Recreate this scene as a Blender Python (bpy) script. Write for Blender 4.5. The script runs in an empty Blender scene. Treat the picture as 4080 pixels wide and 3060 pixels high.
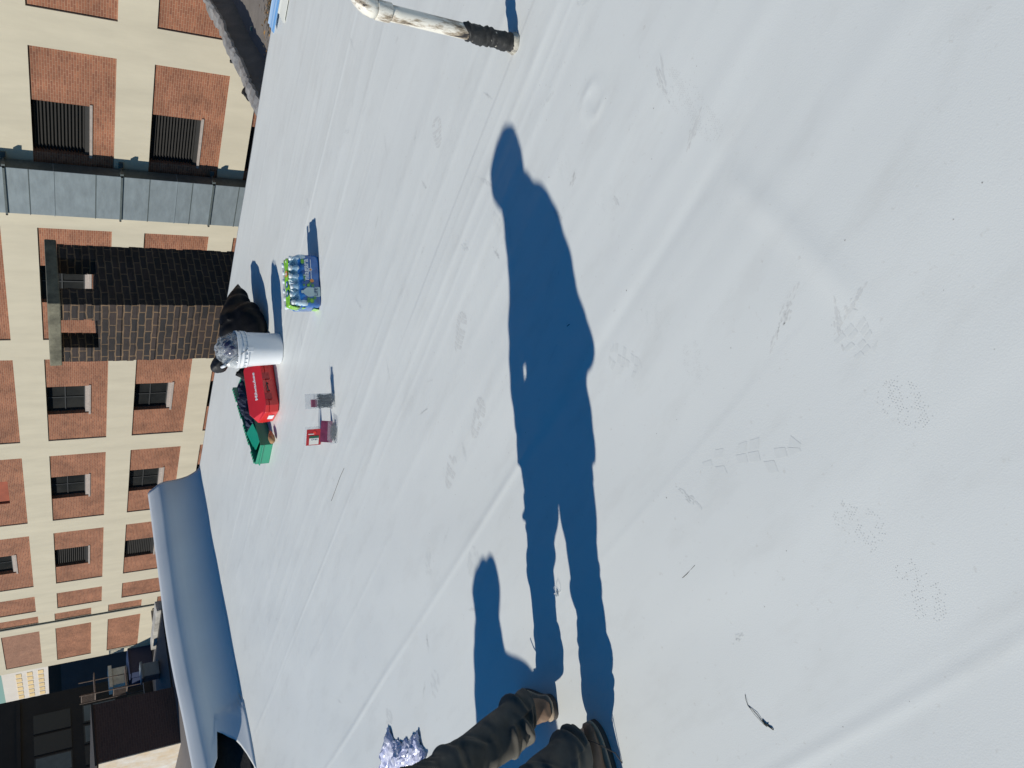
import bpy, bmesh, math, random
import numpy as np
from mathutils import Vector, Matrix
PI = math.pi
rad = math.radians
scene = bpy.context.scene
C = scene.collection

# ------------------------------------------------------------------ camera
# world: X runs along the facade opposite (right), Y points to it, Z up; the roof surface is z = 0
_d = np.array([2811., -137., 1677.]); _d /= np.linalg.norm(_d)
_f = np.array([0, 0, 1.]) - _d * _d[2]; _f /= np.linalg.norm(_f)
_r = np.cross(_d, _f)
if _r[1] > 0: _r = -_r
_U = np.array([-1613., 1951.]); _U /= np.linalg.norm(_U)
RX = -(_U[0] * _r + _U[1] * _f); RY = _U[1] * _r - _U[0] * _f; RZ = -_d
R = np.array([RX, RY, RZ])
EYE = Vector((0, 0, 1.7))
cam_data = bpy.data.cameras.new('Camera')
cam_data.sensor_width = 36; cam_data.lens = 3093. / 4080. * 36
cam_data.clip_start = 0.05; cam_data.clip_end = 1500
cam = bpy.data.objects.new('Camera', cam_data); C.objects.link(cam)
M = Matrix.Identity(4)
for i in range(3):
    M[i][0] = R[i][0]; M[i][1] = -R[i][1]; M[i][2] = -R[i][2]
M[0][3], M[1][3], M[2][3] = EYE
cam.matrix_world = M
scene.camera = cam

# ------------------------------------------------------------------ light
SUN_EL = 35.5
SAZ = 55.0                       # direction the shadows run, degrees from +X
S2 = (math.cos(rad(SAZ)), math.sin(rad(SAZ)))
to_sun = Vector((-S2[0] * math.cos(rad(SUN_EL)), -S2[1] * math.cos(rad(SUN_EL)), math.sin(rad(SUN_EL))))
sun_d = bpy.data.lights.new('Sun', 'SUN'); sun_d.energy = 4.22; sun_d.angle = rad(0.53); sun_d.color = (1.0, 0.955, 0.85)
sun = bpy.data.objects.new('Sun', sun_d); C.objects.link(sun)
sun.rotation_euler = to_sun.to_track_quat('Z', 'Y').to_euler(); sun.location = (-20, -20, 30)
world = bpy.data.worlds.new('World'); scene.world = world; world.use_nodes = True
wn = world.node_tree.nodes; wl = world.node_tree.links; wn.clear()
sky = wn.new('ShaderNodeTexSky'); sky.sky_type = 'NISHITA'; sky.sun_disc = False
sky.sun_elevation = rad(SUN_EL); sky.sun_rotation = math.atan2(to_sun.x, to_sun.y) % (2 * PI)
sky.air_density = 1.0; sky.dust_density = 0.2; sky.ozone_density = 3.0
hs = wn.new('ShaderNodeHueSaturation'); hs.inputs['Saturation'].default_value = 1.95; hs.inputs['Value'].default_value = 1.36
bg = wn.new('ShaderNodeBackground'); bg.inputs[1].default_value = 0.05
wo = wn.new('ShaderNodeOutputWorld')
wl.new(sky.outputs[0], hs.inputs['Color']); wl.new(hs.outputs[0], bg.inputs[0]); wl.new(bg.outputs[0], wo.inputs[0])
scene.view_settings.view_transform = 'Standard'; scene.view_settings.look = 'None'
scene.view_settings.exposure = 0.0; scene.view_settings.gamma = 1.0
scene.render.engine = 'CYCLES'
scene.render.resolution_x = 1024; scene.render.resolution_y = 768

# ------------------------------------------------------------------ materials
def nodes_of(name):
    m = bpy.data.materials.new(name); m.use_nodes = True
    nt = m.node_tree; b = nt.nodes['Principled BSDF']
    return m, nt, b
def mat(name, col, rough=0.6, var=0.0, scale=6.0, bump=0.0, bscale=30.0, metal=0.0, col2=None, spec=None, stretch=None, coat=0.0, trans=0.0, alpha=1.0, sheen=0.0):
    """a base colour broken up by noise, with a fine bump"""
    m, nt, b = nodes_of(name)
    N, L = nt.nodes, nt.links
    b.inputs['Roughness'].default_value = rough; b.inputs['Metallic'].default_value = metal
    if spec is not None: b.inputs['Specular IOR Level'].default_value = spec
    if coat: b.inputs['Coat Weight'].default_value = coat; b.inputs['Coat Roughness'].default_value = 0.15
    if trans: b.inputs['Transmission Weight'].default_value = trans; b.inputs['IOR'].default_value = 1.3
    if alpha < 1: b.inputs['Alpha'].default_value = alpha
    tc = N.new('ShaderNodeTexCoord'); mp = N.new('ShaderNodeMapping'); L.new(tc.outputs['Object'], mp.inputs[0])
    if stretch: mp.inputs['Scale'].default_value = stretch
    c4 = (*col, 1)
    if var > 0 or col2:
        n = N.new('ShaderNodeTexNoise'); n.inputs['Scale'].default_value = scale; n.inputs['Detail'].default_value = 8; n.inputs['Roughness'].default_value = 0.65
        L.new(mp.outputs[0], n.inputs['Vector'])
        cr = N.new('ShaderNodeValToRGB'); cr.color_ramp.elements[0].position = 0.32; cr.color_ramp.elements[1].position = 0.68
        a = tuple(max(0, x * (1 - var)) for x in col) if not col2 else col
        z = tuple(min(1, x * (1 + var)) for x in col) if not col2 else col2
        cr.color_ramp.elements[0].color = (*a, 1); cr.color_ramp.elements[1].color = (*z, 1)
        L.new(n.outputs[0], cr.inputs[0]); L.new(cr.outputs[0], b.inputs['Base Color'])
    else: b.inputs['Base Color'].default_value = c4
    if bump > 0:
        n2 = N.new('ShaderNodeTexNoise'); n2.inputs['Scale'].default_value = bscale; n2.inputs['Detail'].default_value = 6
        L.new(mp.outputs[0], n2.inputs['Vector'])
        bp = N.new('ShaderNodeBump'); bp.inputs['Strength'].default_value = 1; bp.inputs['Distance'].default_value = bump
        L.new(n2.outputs[0], bp.inputs['Height']); L.new(bp.outputs[0], b.inputs['Normal'])
    return m
def brick_mat(name, c1, c2, mortar, bw=0.21, rh=0.0677, mo=0.011, var=0.25, bump=0.004, mottle=0.8, bias=0.0, warp=0.0):
    m, nt, b = nodes_of(name); N, L = nt.nodes, nt.links
    b.inputs['Roughness'].default_value = 0.85
    tc = N.new('ShaderNodeTexCoord'); sp = N.new('ShaderNodeSeparateXYZ'); L.new(tc.outputs['Object'], sp.inputs[0])
    ad = N.new('ShaderNodeMath'); ad.operation = 'ADD'; L.new(sp.outputs[0], ad.inputs[0]); L.new(sp.outputs[1], ad.inputs[1])
    cb = N.new('ShaderNodeCombineXYZ'); L.new(ad.outputs[0], cb.inputs[0]); L.new(sp.outputs[2], cb.inputs[1])
    br = N.new('ShaderNodeTexBrick'); L.new(cb.outputs[0], br.inputs['Vector'])
    if warp:
        wn_ = N.new('ShaderNodeTexNoise'); wn_.inputs['Scale'].default_value = 9; L.new(tc.outputs['Object'], wn_.inputs['Vector'])
        vm = N.new('ShaderNodeVectorMath'); vm.operation = 'MULTIPLY_ADD'; vm.inputs[1].default_value = (warp * 2, warp * 2, 0); L.new(wn_.outputs['Color'], vm.inputs[0]); L.new(cb.outputs[0], vm.inputs[2]); L.new(vm.outputs[0], br.inputs['Vector'])
    br.inputs['Scale'].default_value = 1; br.inputs['Brick Width'].default_value = bw; br.inputs['Row Height'].default_value = rh
    br.inputs['Mortar Size'].default_value = mo; br.inputs['Mortar Smooth'].default_value = 0.2; br.inputs['Bias'].default_value = bias
    br.inputs['Color1'].default_value = (*c1, 1); br.inputs['Color2'].default_value = (*c2, 1); br.inputs['Mortar'].default_value = (*mortar, 1)
    no = N.new('ShaderNodeTexNoise'); no.inputs['Scale'].default_value = mottle; no.inputs['Detail'].default_value = 9; no.inputs['Roughness'].default_value = 0.7
    L.new(tc.outputs['Object'], no.inputs['Vector'])
    mr = N.new('ShaderNodeMapRange'); mr.inputs[1].default_value = 0.3; mr.inputs[2].default_value = 0.7; mr.inputs[3].default_value = 1 - var; mr.inputs[4].default_value = 1 + var
    L.new(no.outputs[0], mr.inputs[0])
    mx = N.new('ShaderNodeMix'); mx.data_type = 'RGBA'; mx.blend_type = 'MULTIPLY'; mx.inputs[0].default_value = 1
    L.new(br.outputs[0], mx.inputs[6]); L.new(mr.outputs[0], mx.inputs[7]); L.new(mx.outputs[2], b.inputs['Base Color'])
    bp = N.new('ShaderNodeBump'); bp.inputs['Distance'].default_value = bump; bp.invert = True
    L.new(br.outputs['Fac'], bp.inputs['Height']); L.new(bp.outputs[0], b.inputs['Normal'])
    return m
MAT = {}
MAT['cream'] = mat('cream_render', (0.61, 0.55, 0.425), 0.85, 0.085, 0.9, 0.002, 25, stretch=(1.6, 1.6, .35))
MAT['brick'] = brick_mat('orange_brick', (0.355, 0.140, 0.075), (0.235, 0.088, 0.050), (0.39, 0.215, 0.135), var=0.34, mo=.009, mottle=.9)
MAT['brick_pale'] = brick_mat('pinkish_brick', (0.34, 0.165, 0.105), (0.27, 0.125, 0.08), (0.37, 0.22, 0.15), var=0.2, mo=.009, mottle=1.6)
MAT['dark_brick'] = brick_mat('sooty_brick', (0.017, 0.015, 0.016), (0.040, 0.026, 0.022), (0.150, 0.096, 0.055), bw=0.215, rh=0.077, mo=0.0085, var=0.55, bump=0.014, mottle=4, warp=.012)
MAT['stone'] = mat('weathered_stone', (0.15, 0.14, 0.10), 0.9, 0.45, 6, 0.006, 30)
MAT['dark_glass'] = mat('dark_window_glass', (0.010, 0.012, 0.014), 0.10, 0, .45, .004, .8, col2=(0.045, 0.045, 0.042))
MAT['louvre'] = mat('charcoal_louvre_paint', (0.026, 0.024, 0.022), 0.6, 0.15, 8)
MAT['frame_dark'] = mat('black_window_frame', (0.045, 0.045, 0.045), 0.5)
MAT['sill'] = mat('pale_window_sill', (0.42, 0.36, 0.32), 0.8, 0.15, 9)
MAT['infill'] = mat('rust_red_infill_board', (0.33, 0.085, 0.045), 0.8, 0.15, 2)
MAT['galv'] = mat('galvanised_sheet', (0.235, 0.275, 0.295), 0.55, 0.16, 1.3, 0.0, metal=0.25, stretch=(1.2, 1.2, 3.5))
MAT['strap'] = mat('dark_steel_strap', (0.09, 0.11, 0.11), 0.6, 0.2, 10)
MAT['tar'] = mat('black_tar_coating', (0.018, 0.018, 0.018), 0.6, 0.3, 14, 0.006, 40)
MAT['silver'] = mat('silver_roof_coating', (0.30, 0.295, 0.29), 0.5, 0.3, 3, 0.012, 12, metal=0.2)
MAT['grey_roof'] = mat('grey_asphalt_roof', (0.20, 0.178, 0.16), 0.95, 0.16, 2.2, 0.004, 60)
MAT['parapet_face'] = mat('brown_black_felt', (0.16, 0.14, 0.125), 0.9, 0.2, 3, 0.006, 12)
MAT['asphalt'] = mat('asphalt', (0.05, 0.05, 0.052), 0.9, 0.15, 0.5)
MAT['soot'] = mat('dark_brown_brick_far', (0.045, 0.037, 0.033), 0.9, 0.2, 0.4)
MAT['maroon'] = brick_mat('dark_red_brown_brick', (0.11, 0.062, 0.052), (0.09, 0.05, 0.043), (0.13, 0.08, 0.065), var=0.15)
MAT['stucco'] = mat('peeling_cream_stucco', (0.62, 0.46, 0.28), 0.9, 0, 1.4, 0.02, 4, col2=(0.72, 0.70, 0.66))
MAT['curtain'] = mat('grey_window_blind', (0.20, 0.21, 0.20), 0.7, 0.3, 0.5)
MAT['tower'] = mat('pale_tower_wall', (0.68, 0.62, 0.56), 0.8, 0.06, 0.4)
MAT['tower_win'] = mat('amber_tower_window', (0.80, 0.58, 0.30), 0.5, 0.15, 0.3)  # amber pane colour, lightly mottled
MAT['white_paint'] = mat('dirty_white_paint', (0.70, 0.68, 0.62), 0.7, 0.2, 1.5)
MAT['blue_paint'] = mat('blue_panel_paint', (0.02, 0.035, 0.09), 0.6, 0.1, 1)
# ------------------------------------------------------------------ mesh helpers
class MB:
    def __init__(s): s.v = []; s.f = []; s.m = []
    def add(s, v, f, mi=0):
        o = len(s.v); s.v += [tuple(p) for p in v]; s.f += [tuple(i + o for i in q) for q in f]; s.m += [mi] * len(f)
        return s
    def box(s, a, b, mi=0, rz=0, c=None):
        x0, y0, z0 = a; x1, y1, z1 = b
        v = [(x0, y0, z0), (x1, y0, z0), (x1, y1, z0), (x0, y1, z0), (x0, y0, z1), (x1, y0, z1), (x1, y1, z1), (x0, y1, z1)]
        if rz:
            cx, cy = c if c else ((x0 + x1) / 2, (y0 + y1) / 2); cs, sn = math.cos(rz), math.sin(rz)
            v = [(cx + (x - cx) * cs - (y - cy) * sn, cy + (x - cx) * sn + (y - cy) * cs, z) for x, y, z in v]
        return s.add(v, [(0, 3, 2, 1), (4, 5, 6, 7), (0, 1, 5, 4), (1, 2, 6, 5), (2, 3, 7, 6), (3, 0, 4, 7)], mi)
    def loft(s, rings, mi=0, cap=True, closed=True):
        n = len(rings[0]); v = [p for r in rings for p in r]; f = []
        for i in range(len(rings) - 1):
            for j in range(n if closed else n - 1):
                k = (j + 1) % n
                f.append((i * n + j, i * n + k, (i + 1) * n + k, (i + 1) * n + j))
        if cap and closed:
            f.append(tuple(range(n - 1, -1, -1))); f.append(tuple((len(rings) - 1) * n + j for j in range(n)))
        return s.add(v, f, mi)
    def tube(s, path, rad_, mi=0, n=12, cap=True):
        path = [Vector(p) for p in path]; rings = []
        up = Vector((0.123, 0.31, 0.94)).normalized()
        for i, p in enumerate(path):
            t = (path[min(i + 1, len(path) - 1)] - path[max(i - 1, 0)]).normalized()
            a = t.cross(up)
            if a.length < 0.05: a = t.cross(Vector((1, 0, 0)))
            a.normalize(); b = t.cross(a); r = rad_[i] if hasattr(rad_, '__len__') else rad_
            rings.append([p + a * (r * math.cos(2 * PI * k / n)) + b * (r * math.sin(2 * PI * k / n)) for k in range(n)])
            up = -b
        return s.loft(rings, mi, cap)
    def ellip(s, c, r, mi=0, nu=16, nv=10, axis=None):
        rings = []
        for i in range(1, nv):
            ph = PI * i / nv
            rings.append([Vector((r[0] * math.sin(ph) * math.cos(2 * PI * k / nu), r[1] * math.sin(ph) * math.sin(2 * PI * k / nu), -r[2] * math.cos(ph))) for k in range(nu)])
        if axis is not None:
            q = Vector((0, 0, 1)).rotation_difference(Vector(axis).normalized())
            rings = [[q @ p for p in g] for g in rings]
        rings = [[p + Vector(c) for p in g] for g in rings]
        return s.loft(rings, mi)
    def prism(s, pts, z0, z1, mi=0):
        return s.loft([[(x, y, z0) for x, y in pts], [(x, y, z1) for x, y in pts]], mi)
    def xf(s, m4, start=0):
        s.v[start:] = [tuple(m4 @ Vector(p)) for p in s.v[start:]]; return s
    def jitter(s, amp, seed=0, fr=9.0, start=0):
        rr = random.Random(seed); ph = [[rr.uniform(0, 6.28) for _ in range(6)] for _ in range(3)]
        out = []
        for p in s.v[start:]:
            q = []
            for a in range(3):
                w = sum(math.sin(fr * (k * 0.6 + 1) * (p[(a + k) % 3] + 0.7 * p[(a + k + 1) % 3]) + ph[a][k]) / (k + 1) for k in range(4))
                q.append(p[a] + amp * w)
            out.append(tuple(q))
        s.v[start:] = out; return s
    def build(s, name, mats, parent=None, smooth=False, bevel=0.0, sub=0, fixn=True):
        me = bpy.data.meshes.new(name); me.from_pydata(s.v, [], s.f)
        if not isinstance(mats, (list, tuple)): mats = [mats]
        for m in mats: me.materials.append(MAT[m] if isinstance(m, str) else m)
        if len(mats) > 1: me.polygons.foreach_set('material_index', s.m)
        if fixn:
            bm = bmesh.new(); bm.from_mesh(me); bmesh.ops.recalc_face_normals(bm, faces=bm.faces); bm.to_mesh(me); bm.free()
        if smooth: me.polygons.foreach_set('use_smooth', [True] * len(me.polygons))
        o = bpy.data.objects.new(name, me); C.objects.link(o)
        if parent: o.parent = parent
        if bevel: md = o.modifiers.new('Bevel', 'BEVEL'); md.width = bevel; md.segments = 2; md.limit_method = 'ANGLE'; md.angle_limit = rad(40)
        if sub: md = o.modifiers.new('Sub', 'SUBSURF'); md.levels = sub; md.render_levels = sub
        return o
def tag(o, label=None, cat=None, group=None, kind=None):
    if label: o['label'] = label
    if cat: o['category'] = cat
    if group: o['group'] = group
    if kind: o['kind'] = kind
    return o
def thing(name, loc, rz, label, cat, group=None):
    o = bpy.data.objects.new(name, None); C.objects.link(o); o.location = loc; o.rotation_euler = (0, 0, rz)
    o.empty_display_size = 0.1
    return tag(o, label, cat, group)
def text_mb(txt, size, extrude=0.0008, align='LEFT', shear=0.0, bold=0.0):
    cu = bpy.data.curves.new('t', 'FONT'); cu.body = txt; cu.size = size; cu.extrude = extrude; cu.align_x = align; cu.shear = shear; cu.offset = bold
    cu.resolution_u = 3
    ob = bpy.data.objects.new('t', cu); C.objects.link(ob)
    bpy.context.view_layer.update()
    dg = bpy.context.evaluated_depsgraph_get(); me = ob.evaluated_get(dg).to_mesh()
    mb = MB(); mb.add([v.co[:] for v in me.vertices], [tuple(p.vertices) for p in me.polygons])
    ob.evaluated_get(dg).to_mesh_clear(); bpy.data.objects.remove(ob); bpy.data.curves.remove(cu)
    return mb
def remeshed(mb, name, mats, voxel, parent=None, smooth_it=4, disp=None):
    """weld overlapping volumes of mb into one continuous skin"""
    o = mb.build('tmp', mats, None, True)
    r = o.modifiers.new('R', 'REMESH'); r.mode = 'VOXEL'; r.voxel_size = voxel
    if smooth_it:
        sm = o.modifiers.new('S', 'SMOOTH'); sm.iterations = smooth_it; sm.factor = 0.5
    bpy.context.view_layer.update()
    dg = bpy.context.evaluated_depsgraph_get()
    me = bpy.data.meshes.new_from_object(o.evaluated_get(dg)); me.name = name
    bpy.data.objects.remove(o)
    if not me.materials:
        for m in (mats if isinstance(mats, (list, tuple)) else [mats]): me.materials.append(MAT[m] if isinstance(m, str) else m)
    if disp:
        for v in me.vertices: v.co = Vector(disp(v.co, v.normal))
    me.polygons.foreach_set('use_smooth', [True] * len(me.polygons))
    ob = bpy.data.objects.new(name, me); C.objects.link(ob)
    if parent: ob.parent = parent
    return ob

# ================================================================== SETTING
# ------------------------------------------------------------------ ground
g = MB().add([(-900, -900, -14), (900, -900, -14), (900, 900, -14), (-900, 900, -14)], [(0, 1, 2, 3)])
tag(g.build('ground', 'asphalt'), kind='structure')

# ------------------------------------------------------------------ the white roof
rng = np.random.RandomState(4)
def sm(x, a, b): t = np.clip((x - a) / (b - a), 0, 1); return t * t * (3 - 2 * t)
def gauss(y, w): return np.exp(-(y / w) ** 2)
# membrane ridges and creases, all running along X as the sheets were rolled out: (y, height, half width, x0, x1)
RIDGES = [(1.545, .0065, .020, -7.5, -2.0), (2.945, .0060, .030, -4.5, -.6), (2.61, .0045, .022, -4.2, -.6), (2.675, .0040, .016, -9.2, -3.6),
          (1.50, -.0045, .028, -2.6, -.5), (1.555, .003, .05, -2.6, -.4), (1.27, .0050, .060, -2.0, .6), (1.66, .0045, .05, -1.7, .5), (.095, .0050, .020, -2.4, .4),
          (.94, .0014, .022, -2.6, -1.0), (2.2, .003, .03, -4, -1.0), (1.92, .0035, .045, -3.0, 0.2), (.55, .002, .05, -2, .4), (2.42, .0035, .03, -3.6, 0)]
for k in range(46):
    y = 2.9 + 3.5 * (k + rng.uniform(.1, .9)) / 46
    x0 = rng.uniform(-9.2, -4.5); RIDGES.append((y, rng.uniform(.0012, .0042) * rng.choice([1, 1, 1, -.6]), rng.uniform(.018, .05), x0, x0 + rng.uniform(2.0, 6.5)))
for k in range(40):
    y = rng.uniform(2.0, 6.3); x0 = rng.uniform(-9.2, -3.5); RIDGES.append((y, rng.uniform(.0014, .0030), rng.uniform(.009, .018), x0, x0 + rng.uniform(1.5, 5)))
for k in range(22):
    y = rng.uniform(.1, 2.9); x0 = rng.uniform(-9.0, -2.0); RIDGES.append((y, rng.uniform(.0008, .0026), rng.uniform(.02, .06), x0, x0 + rng.uniform(1.5, 4)))
NZ = [(rng.uniform(-1, 1) * 5, rng.uniform(-1, 1) * 9, rng.uniform(0, 6.28), rng.uniform(.0002, .0007)) for _ in range(16)] + [(rng.uniform(-1, 1) * 14, rng.uniform(-1, 1) * 22, rng.uniform(0, 6.28), rng.uniform(.00006, .00016)) for _ in range(16)]
WOB = [(rng.uniform(.5, 3.2), rng.uniform(0, 6.28)) for _ in range(5)]
def roof_h(x, y):
    x = np.asarray(x, float); y = np.asarray(y, float)
    h = np.zeros(np.broadcast(x, y).shape)
    for i, (y0, a, w, x0, x1) in enumerate(RIDGES):
        wob = sum(np.sin(f * x + p + i * 1.7) for f, p in WOB) * .003
        env = sm(x, x0, x0 + .5) * (1 - sm(x, x1 - .6, x1)) * (.75 + .25 * np.sin(2.1 * x + i * 2.3))
        h += (.46 if i < 14 else .38) * a * env * gauss(y - y0 - wob, w)
    # the diagonal bulge crossing the sheets near the camera
    h += .0035 * gauss(x + .84 + .02 * np.sin(5 * y), .035) * sm(y, .75, .95) * (1 - sm(y, 1.35, 1.5))
    for fx, fy, p, a in NZ: h += a * np.sin(fx * x + fy * y + p)
    h += .0018 * (1 - sm(y, 2.776, 2.782)) * sm(x, -3.2, -2.6)          # edge of an overlapping sheet
    h += .0004 * (1 - sm(y, .948, .953)) * (1 - sm(x, -1.0, -.9))
    h += .0018 * sm(y, 4.62, 4.626)
    # a round dimple left by a plate fixing
    for cx, cy in ((-1.06, 2.16),): 
        rr = np.hypot(x - cx, y - cy); h += .0035 * gauss(rr - .055, .016)
    return h
xs = np.concatenate([np.arange(-9.9, 1.2, .028), np.arange(1.2, 7.01, .3)])
ys = np.concatenate([np.arange(-9, -.6, .3), np.arange(-.6, 3.2, .0095), np.arange(3.2, 6.43, .013), [6.445, 6.45]])
X, Y = np.meshgrid(xs, ys)
Z = roof_h(X, Y); Z[-1, :] -= .012
nx, ny = len(xs), len(ys)
V = np.stack([X.ravel(), Y.ravel(), Z.ravel()], 1)
idx = np.arange(nx * ny).reshape(ny, nx)
Fq = np.stack([idx[:-1, :-1].ravel(), idx[:-1, 1:].ravel(), idx[1:, 1:].ravel(), idx[1:, :-1].ravel()], 1)
# skirt hanging over the edge
sk0 = len(V); skv = np.stack([xs, np.full(nx, 6.462), np.full(nx, -.35)], 1)
V = np.vstack([V, skv]); top = idx[-1]
Fs = np.stack([top[:-1], top[1:], sk0 + np.arange(1, nx), sk0 + np.arange(nx - 1)], 1)
allf = [tuple(q) for q in Fq.tolist()] + [tuple(q) for q in Fs.tolist()]
allv = V.tolist(); mi = [0] * len(allf)
# dirty boot prints: part of the roof's own surface, 1 mm above the sheet
def add_dirt(poly, m):
    o = len(allv)
    zz = roof_h([p[0] for p in poly], [p[1] for p in poly]) + .0004
    for p, z_ in zip(poly, zz): allv.append([p[0], p[1], float(z_)])
    a = 0
    for i in range(len(poly)): x0, y0 = poly[i]; x1, y1 = poly[(i + 1) % len(poly)]; a += x0 * y1 - x1 * y0
    ids = list(range(o, o + len(poly)))
    allf.append(tuple(ids if a > 0 else ids[::-1])); mi.append(m)
def sole_w(t):   # half width of a sole along its length, 0 heel .. 1 toe
    return .037 * math.sqrt(max(0, 1 - ((t - .16) / .17) ** 2)) if t < .16 else (.037 + .0 * t if t < .3 else .037 + .014 * math.sin(min(1, (t - .3) / .4) * PI / 2)) if t < .72 else .051 * math.sqrt(max(0, 1 - ((t - .72) / .28) ** 2))
def footprint(cx, cy, ang, kind, L=.29, m=1, t0=0., t1=1., seed=0, keep=1.0):
    rr = random.Random(seed); ca, sa = math.cos(rad(ang)), math.sin(rad(ang))
    def P(t, u): l = (t - .5) * L; return (cx + l * ca - u * sa, cy + l * sa + u * ca)
    if kind == 'lug':
        n = 8
        for i in range(n):
            a, b = i / n + .012, (i + 1) / n - .012
            if b < t0 or a > t1: continue
            for sd in (-1, 0, 1):
                if rr.random() > keep: continue
                sk = .035 * (1 if sd else -.3)
                wa, wb = sole_w(a), sole_w(b)
                lo, hi = (.36, 1.) if sd else (-.28, .28)
                s_ = sd if sd else 1
                add_dirt([P(a + sk * 0, lo * wa * s_), P(a + sk, hi * wa * s_), P(min(1, b + sk * .6), hi * wb * s_), P(b, lo * wb * s_)], m)
    else:
        st = .0068; n = int(L / st)
        for i in range(n):
            t = (i + .5) / n
            if t < t0 or t > t1: continue
            w = sole_w(t); k = int(w / st)
            for j in range(-k, k + 1):
                if rr.random() > keep * (.55 + .45 * math.sin(t * 9 + j * .7 + seed)): continue
                u = j * st + (st / 2 if i % 2 else 0); q = st * rr.uniform(.18, .34) / L; e = st * rr.uniform(.16, .3)
                add_dirt([P(t - q, u), P(t, u - e * 1.3), P(t + q, u), P(t, u + e * 1.3)], m)
def smear(cx, cy, ang, L, W, seed, m=1):
    rr = random.Random(seed); ca, sa = math.cos(rad(ang)), math.sin(rad(ang))
    for k in range(int(40 * L / .1)):
        l = rr.gauss(0, .3) * L; u = rr.gauss(0, .3) * W * (1 - abs(l) / L); s_ = rr.uniform(.0012, .004); e = rr.uniform(1.5, 4)
        pts = [(l - s_ * e, u), (l, u - s_), (l + s_ * e, u), (l, u + s_)]
        add_dirt([(cx + a * ca - b * sa, cy + a * sa + b * ca) for a, b in pts], m)
def ground_px(x, y, h=0.):
    v = R @ np.array([x - 2040., y - 1530., 3093.]); k = (h - 1.7) / v[2]; return v[0] * k, v[1] * k
def print_at(x0, y0, x1, y1, kind, **kw):
    a = ground_px(x0, y0); b = ground_px(x1, y1)
    footprint((a[0] + b[0]) / 2, (a[1] + b[1]) / 2, math.degrees(math.atan2(b[1] - a[1], b[0] - a[0])), kind, L=max(.12, math.hypot(b[0] - a[0], b[1] - a[1])), **kw)
for i, q in enumerate([(1750, 590, 1738, 470, 'lug', 1, .9), (1806, 600, 1812, 520, 'fine', 1, .6), (1820, 1410, 1848, 1245, 'lug', 1, .9), (1885, 1745, 1925, 1590, 'lug', 1, .8), (1780, 1945, 1810, 1815, 'lug', 1, .8),
        (1718, 2800, 1740, 2680, 'lug', 2, .5), (1705, 2300, 1715, 2190, 'lug', 2, .6), (1870, 2290, 1900, 2190, 'lug', 2, .6), (1545, 2900, 1552, 2830, 'lug', 2, .6), (2870, 545, 2640, 290, 'fine', 1, .85), (2590, 1235, 2650, 1330, 'fine', 2, .6),
        (2810, 1520, 2735, 1370, 'fine', 1, .6), (2560, 1480, 2430, 1410, 'lug', 2, .6), (3480, 1420, 3345, 1265, 'lug', 2, .45), (3700, 1690, 3520, 1530, 'fine', 1, .8), (2800, 1850, 3200, 1790, 'lug', 2, .5),
        (3330, 2030, 3520, 2160, 'fine', 1, .6), (3590, 2230, 3740, 2480, 'fine', 1, .55), (2290, 720, 2230, 640, 'fine', 2, .5), (1960, 830, 2030, 960, 'lug', 2, .5), (2400, 750, 2460, 860, 'fine', 2, .4)]):
    print_at(*q[:5], m=q[5], keep=q[6], seed=i)
for i, (x, y, ang, L, W) in enumerate([(2760, 535, 20, .10, .02), (2640, 330, 70, .10, .03), (2640, 265, 60, .06, .01), (3130, 1262, 200, .14, .03), (3345, 1290, 60, .1, .02), (2455, 800, 80, .04, .012), (2285, 715, 20, .05, .03), (1690, 735, 90, .06, .02), (2225, 855, 100, .07, .03), (3400, 1220, 10, .12, .015), (1980, 1010, 90, .05, .02)]):
    gx, gy = ground_px(x, y); smear(gx, gy, ang, L, W, i)
rr = random.Random(8)
for k in range(260):       # scuffs and specks of grit
    gx, gy = rr.uniform(-6, .3), rr.uniform(-.1, 5.2); s_ = rr.uniform(.0009, .0022); a = rr.uniform(0, 6.28)
    add_dirt([(gx + s_ * math.cos(a + t) * rr.uniform(.6, 1.6), gy + s_ * math.sin(a + t) * rr.uniform(.6, 1.6)) for t in (0, 1.6, 3.1, 4.7)], 3)
for k in range(60):
    gx, gy = rr.uniform(-7, 0), rr.uniform(.2, 5.2); smear(gx, gy, rr.uniform(0, 180), rr.uniform(.04, .12), rr.uniform(.004, .03), 100 + k, 2)
me = bpy.data.meshes.new('roof'); me.from_pydata(allv, [], allf)
roof_m = mat('white_roof_membrane', (0.715, 0.735, 0.745), 0.42, 0.0, 1.0, 0.00035, 260, spec=0.35)
nt = roof_m.node_tree; N, L_ = nt.nodes, nt.links; b_ = N['Principled BSDF']
tc = N.new('ShaderNodeTexCoord')
def noise_(scale, detail, stretch=(1, 1, 1)):
    mp = N.new('ShaderNodeMapping'); mp.inputs['Scale'].default_value = stretch; L_.new(tc.outputs['Object'], mp.inputs[0])
    n = N.new('ShaderNodeTexNoise'); n.inputs['Scale'].default_value = scale; n.inputs['Detail'].default_value = detail; n.inputs['Roughness'].default_value = .6; L_.new(mp.outputs[0], n.inputs['Vector']); return n
def ramp_(src, p0, p1, c0, c1):
    c = N.new('ShaderNodeValToRGB'); c.color_ramp.elements[0].position = p0; c.color_ramp.elements[1].position = p1
    c.color_ramp.elements[0].color = (*c0, 1); c.color_ramp.elements[1].color = (*c1, 1); L_.new(src.outputs[0], c.inputs[0]); return c
def mul_(a, b):
    x = N.new('ShaderNodeMix'); x.data_type = 'RGBA'; x.blend_type = 'MULTIPLY'; x.inputs[0].default_value = 1
    L_.new(a, x.inputs[6]); L_.new(b, x.inputs[7]); return x.outputs[2]
r1 = ramp_(noise_(1.1, 6, (.6, 1.4, 1)), .3, .7, (.695, .712, .692), (.730, .748, .728))
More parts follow.
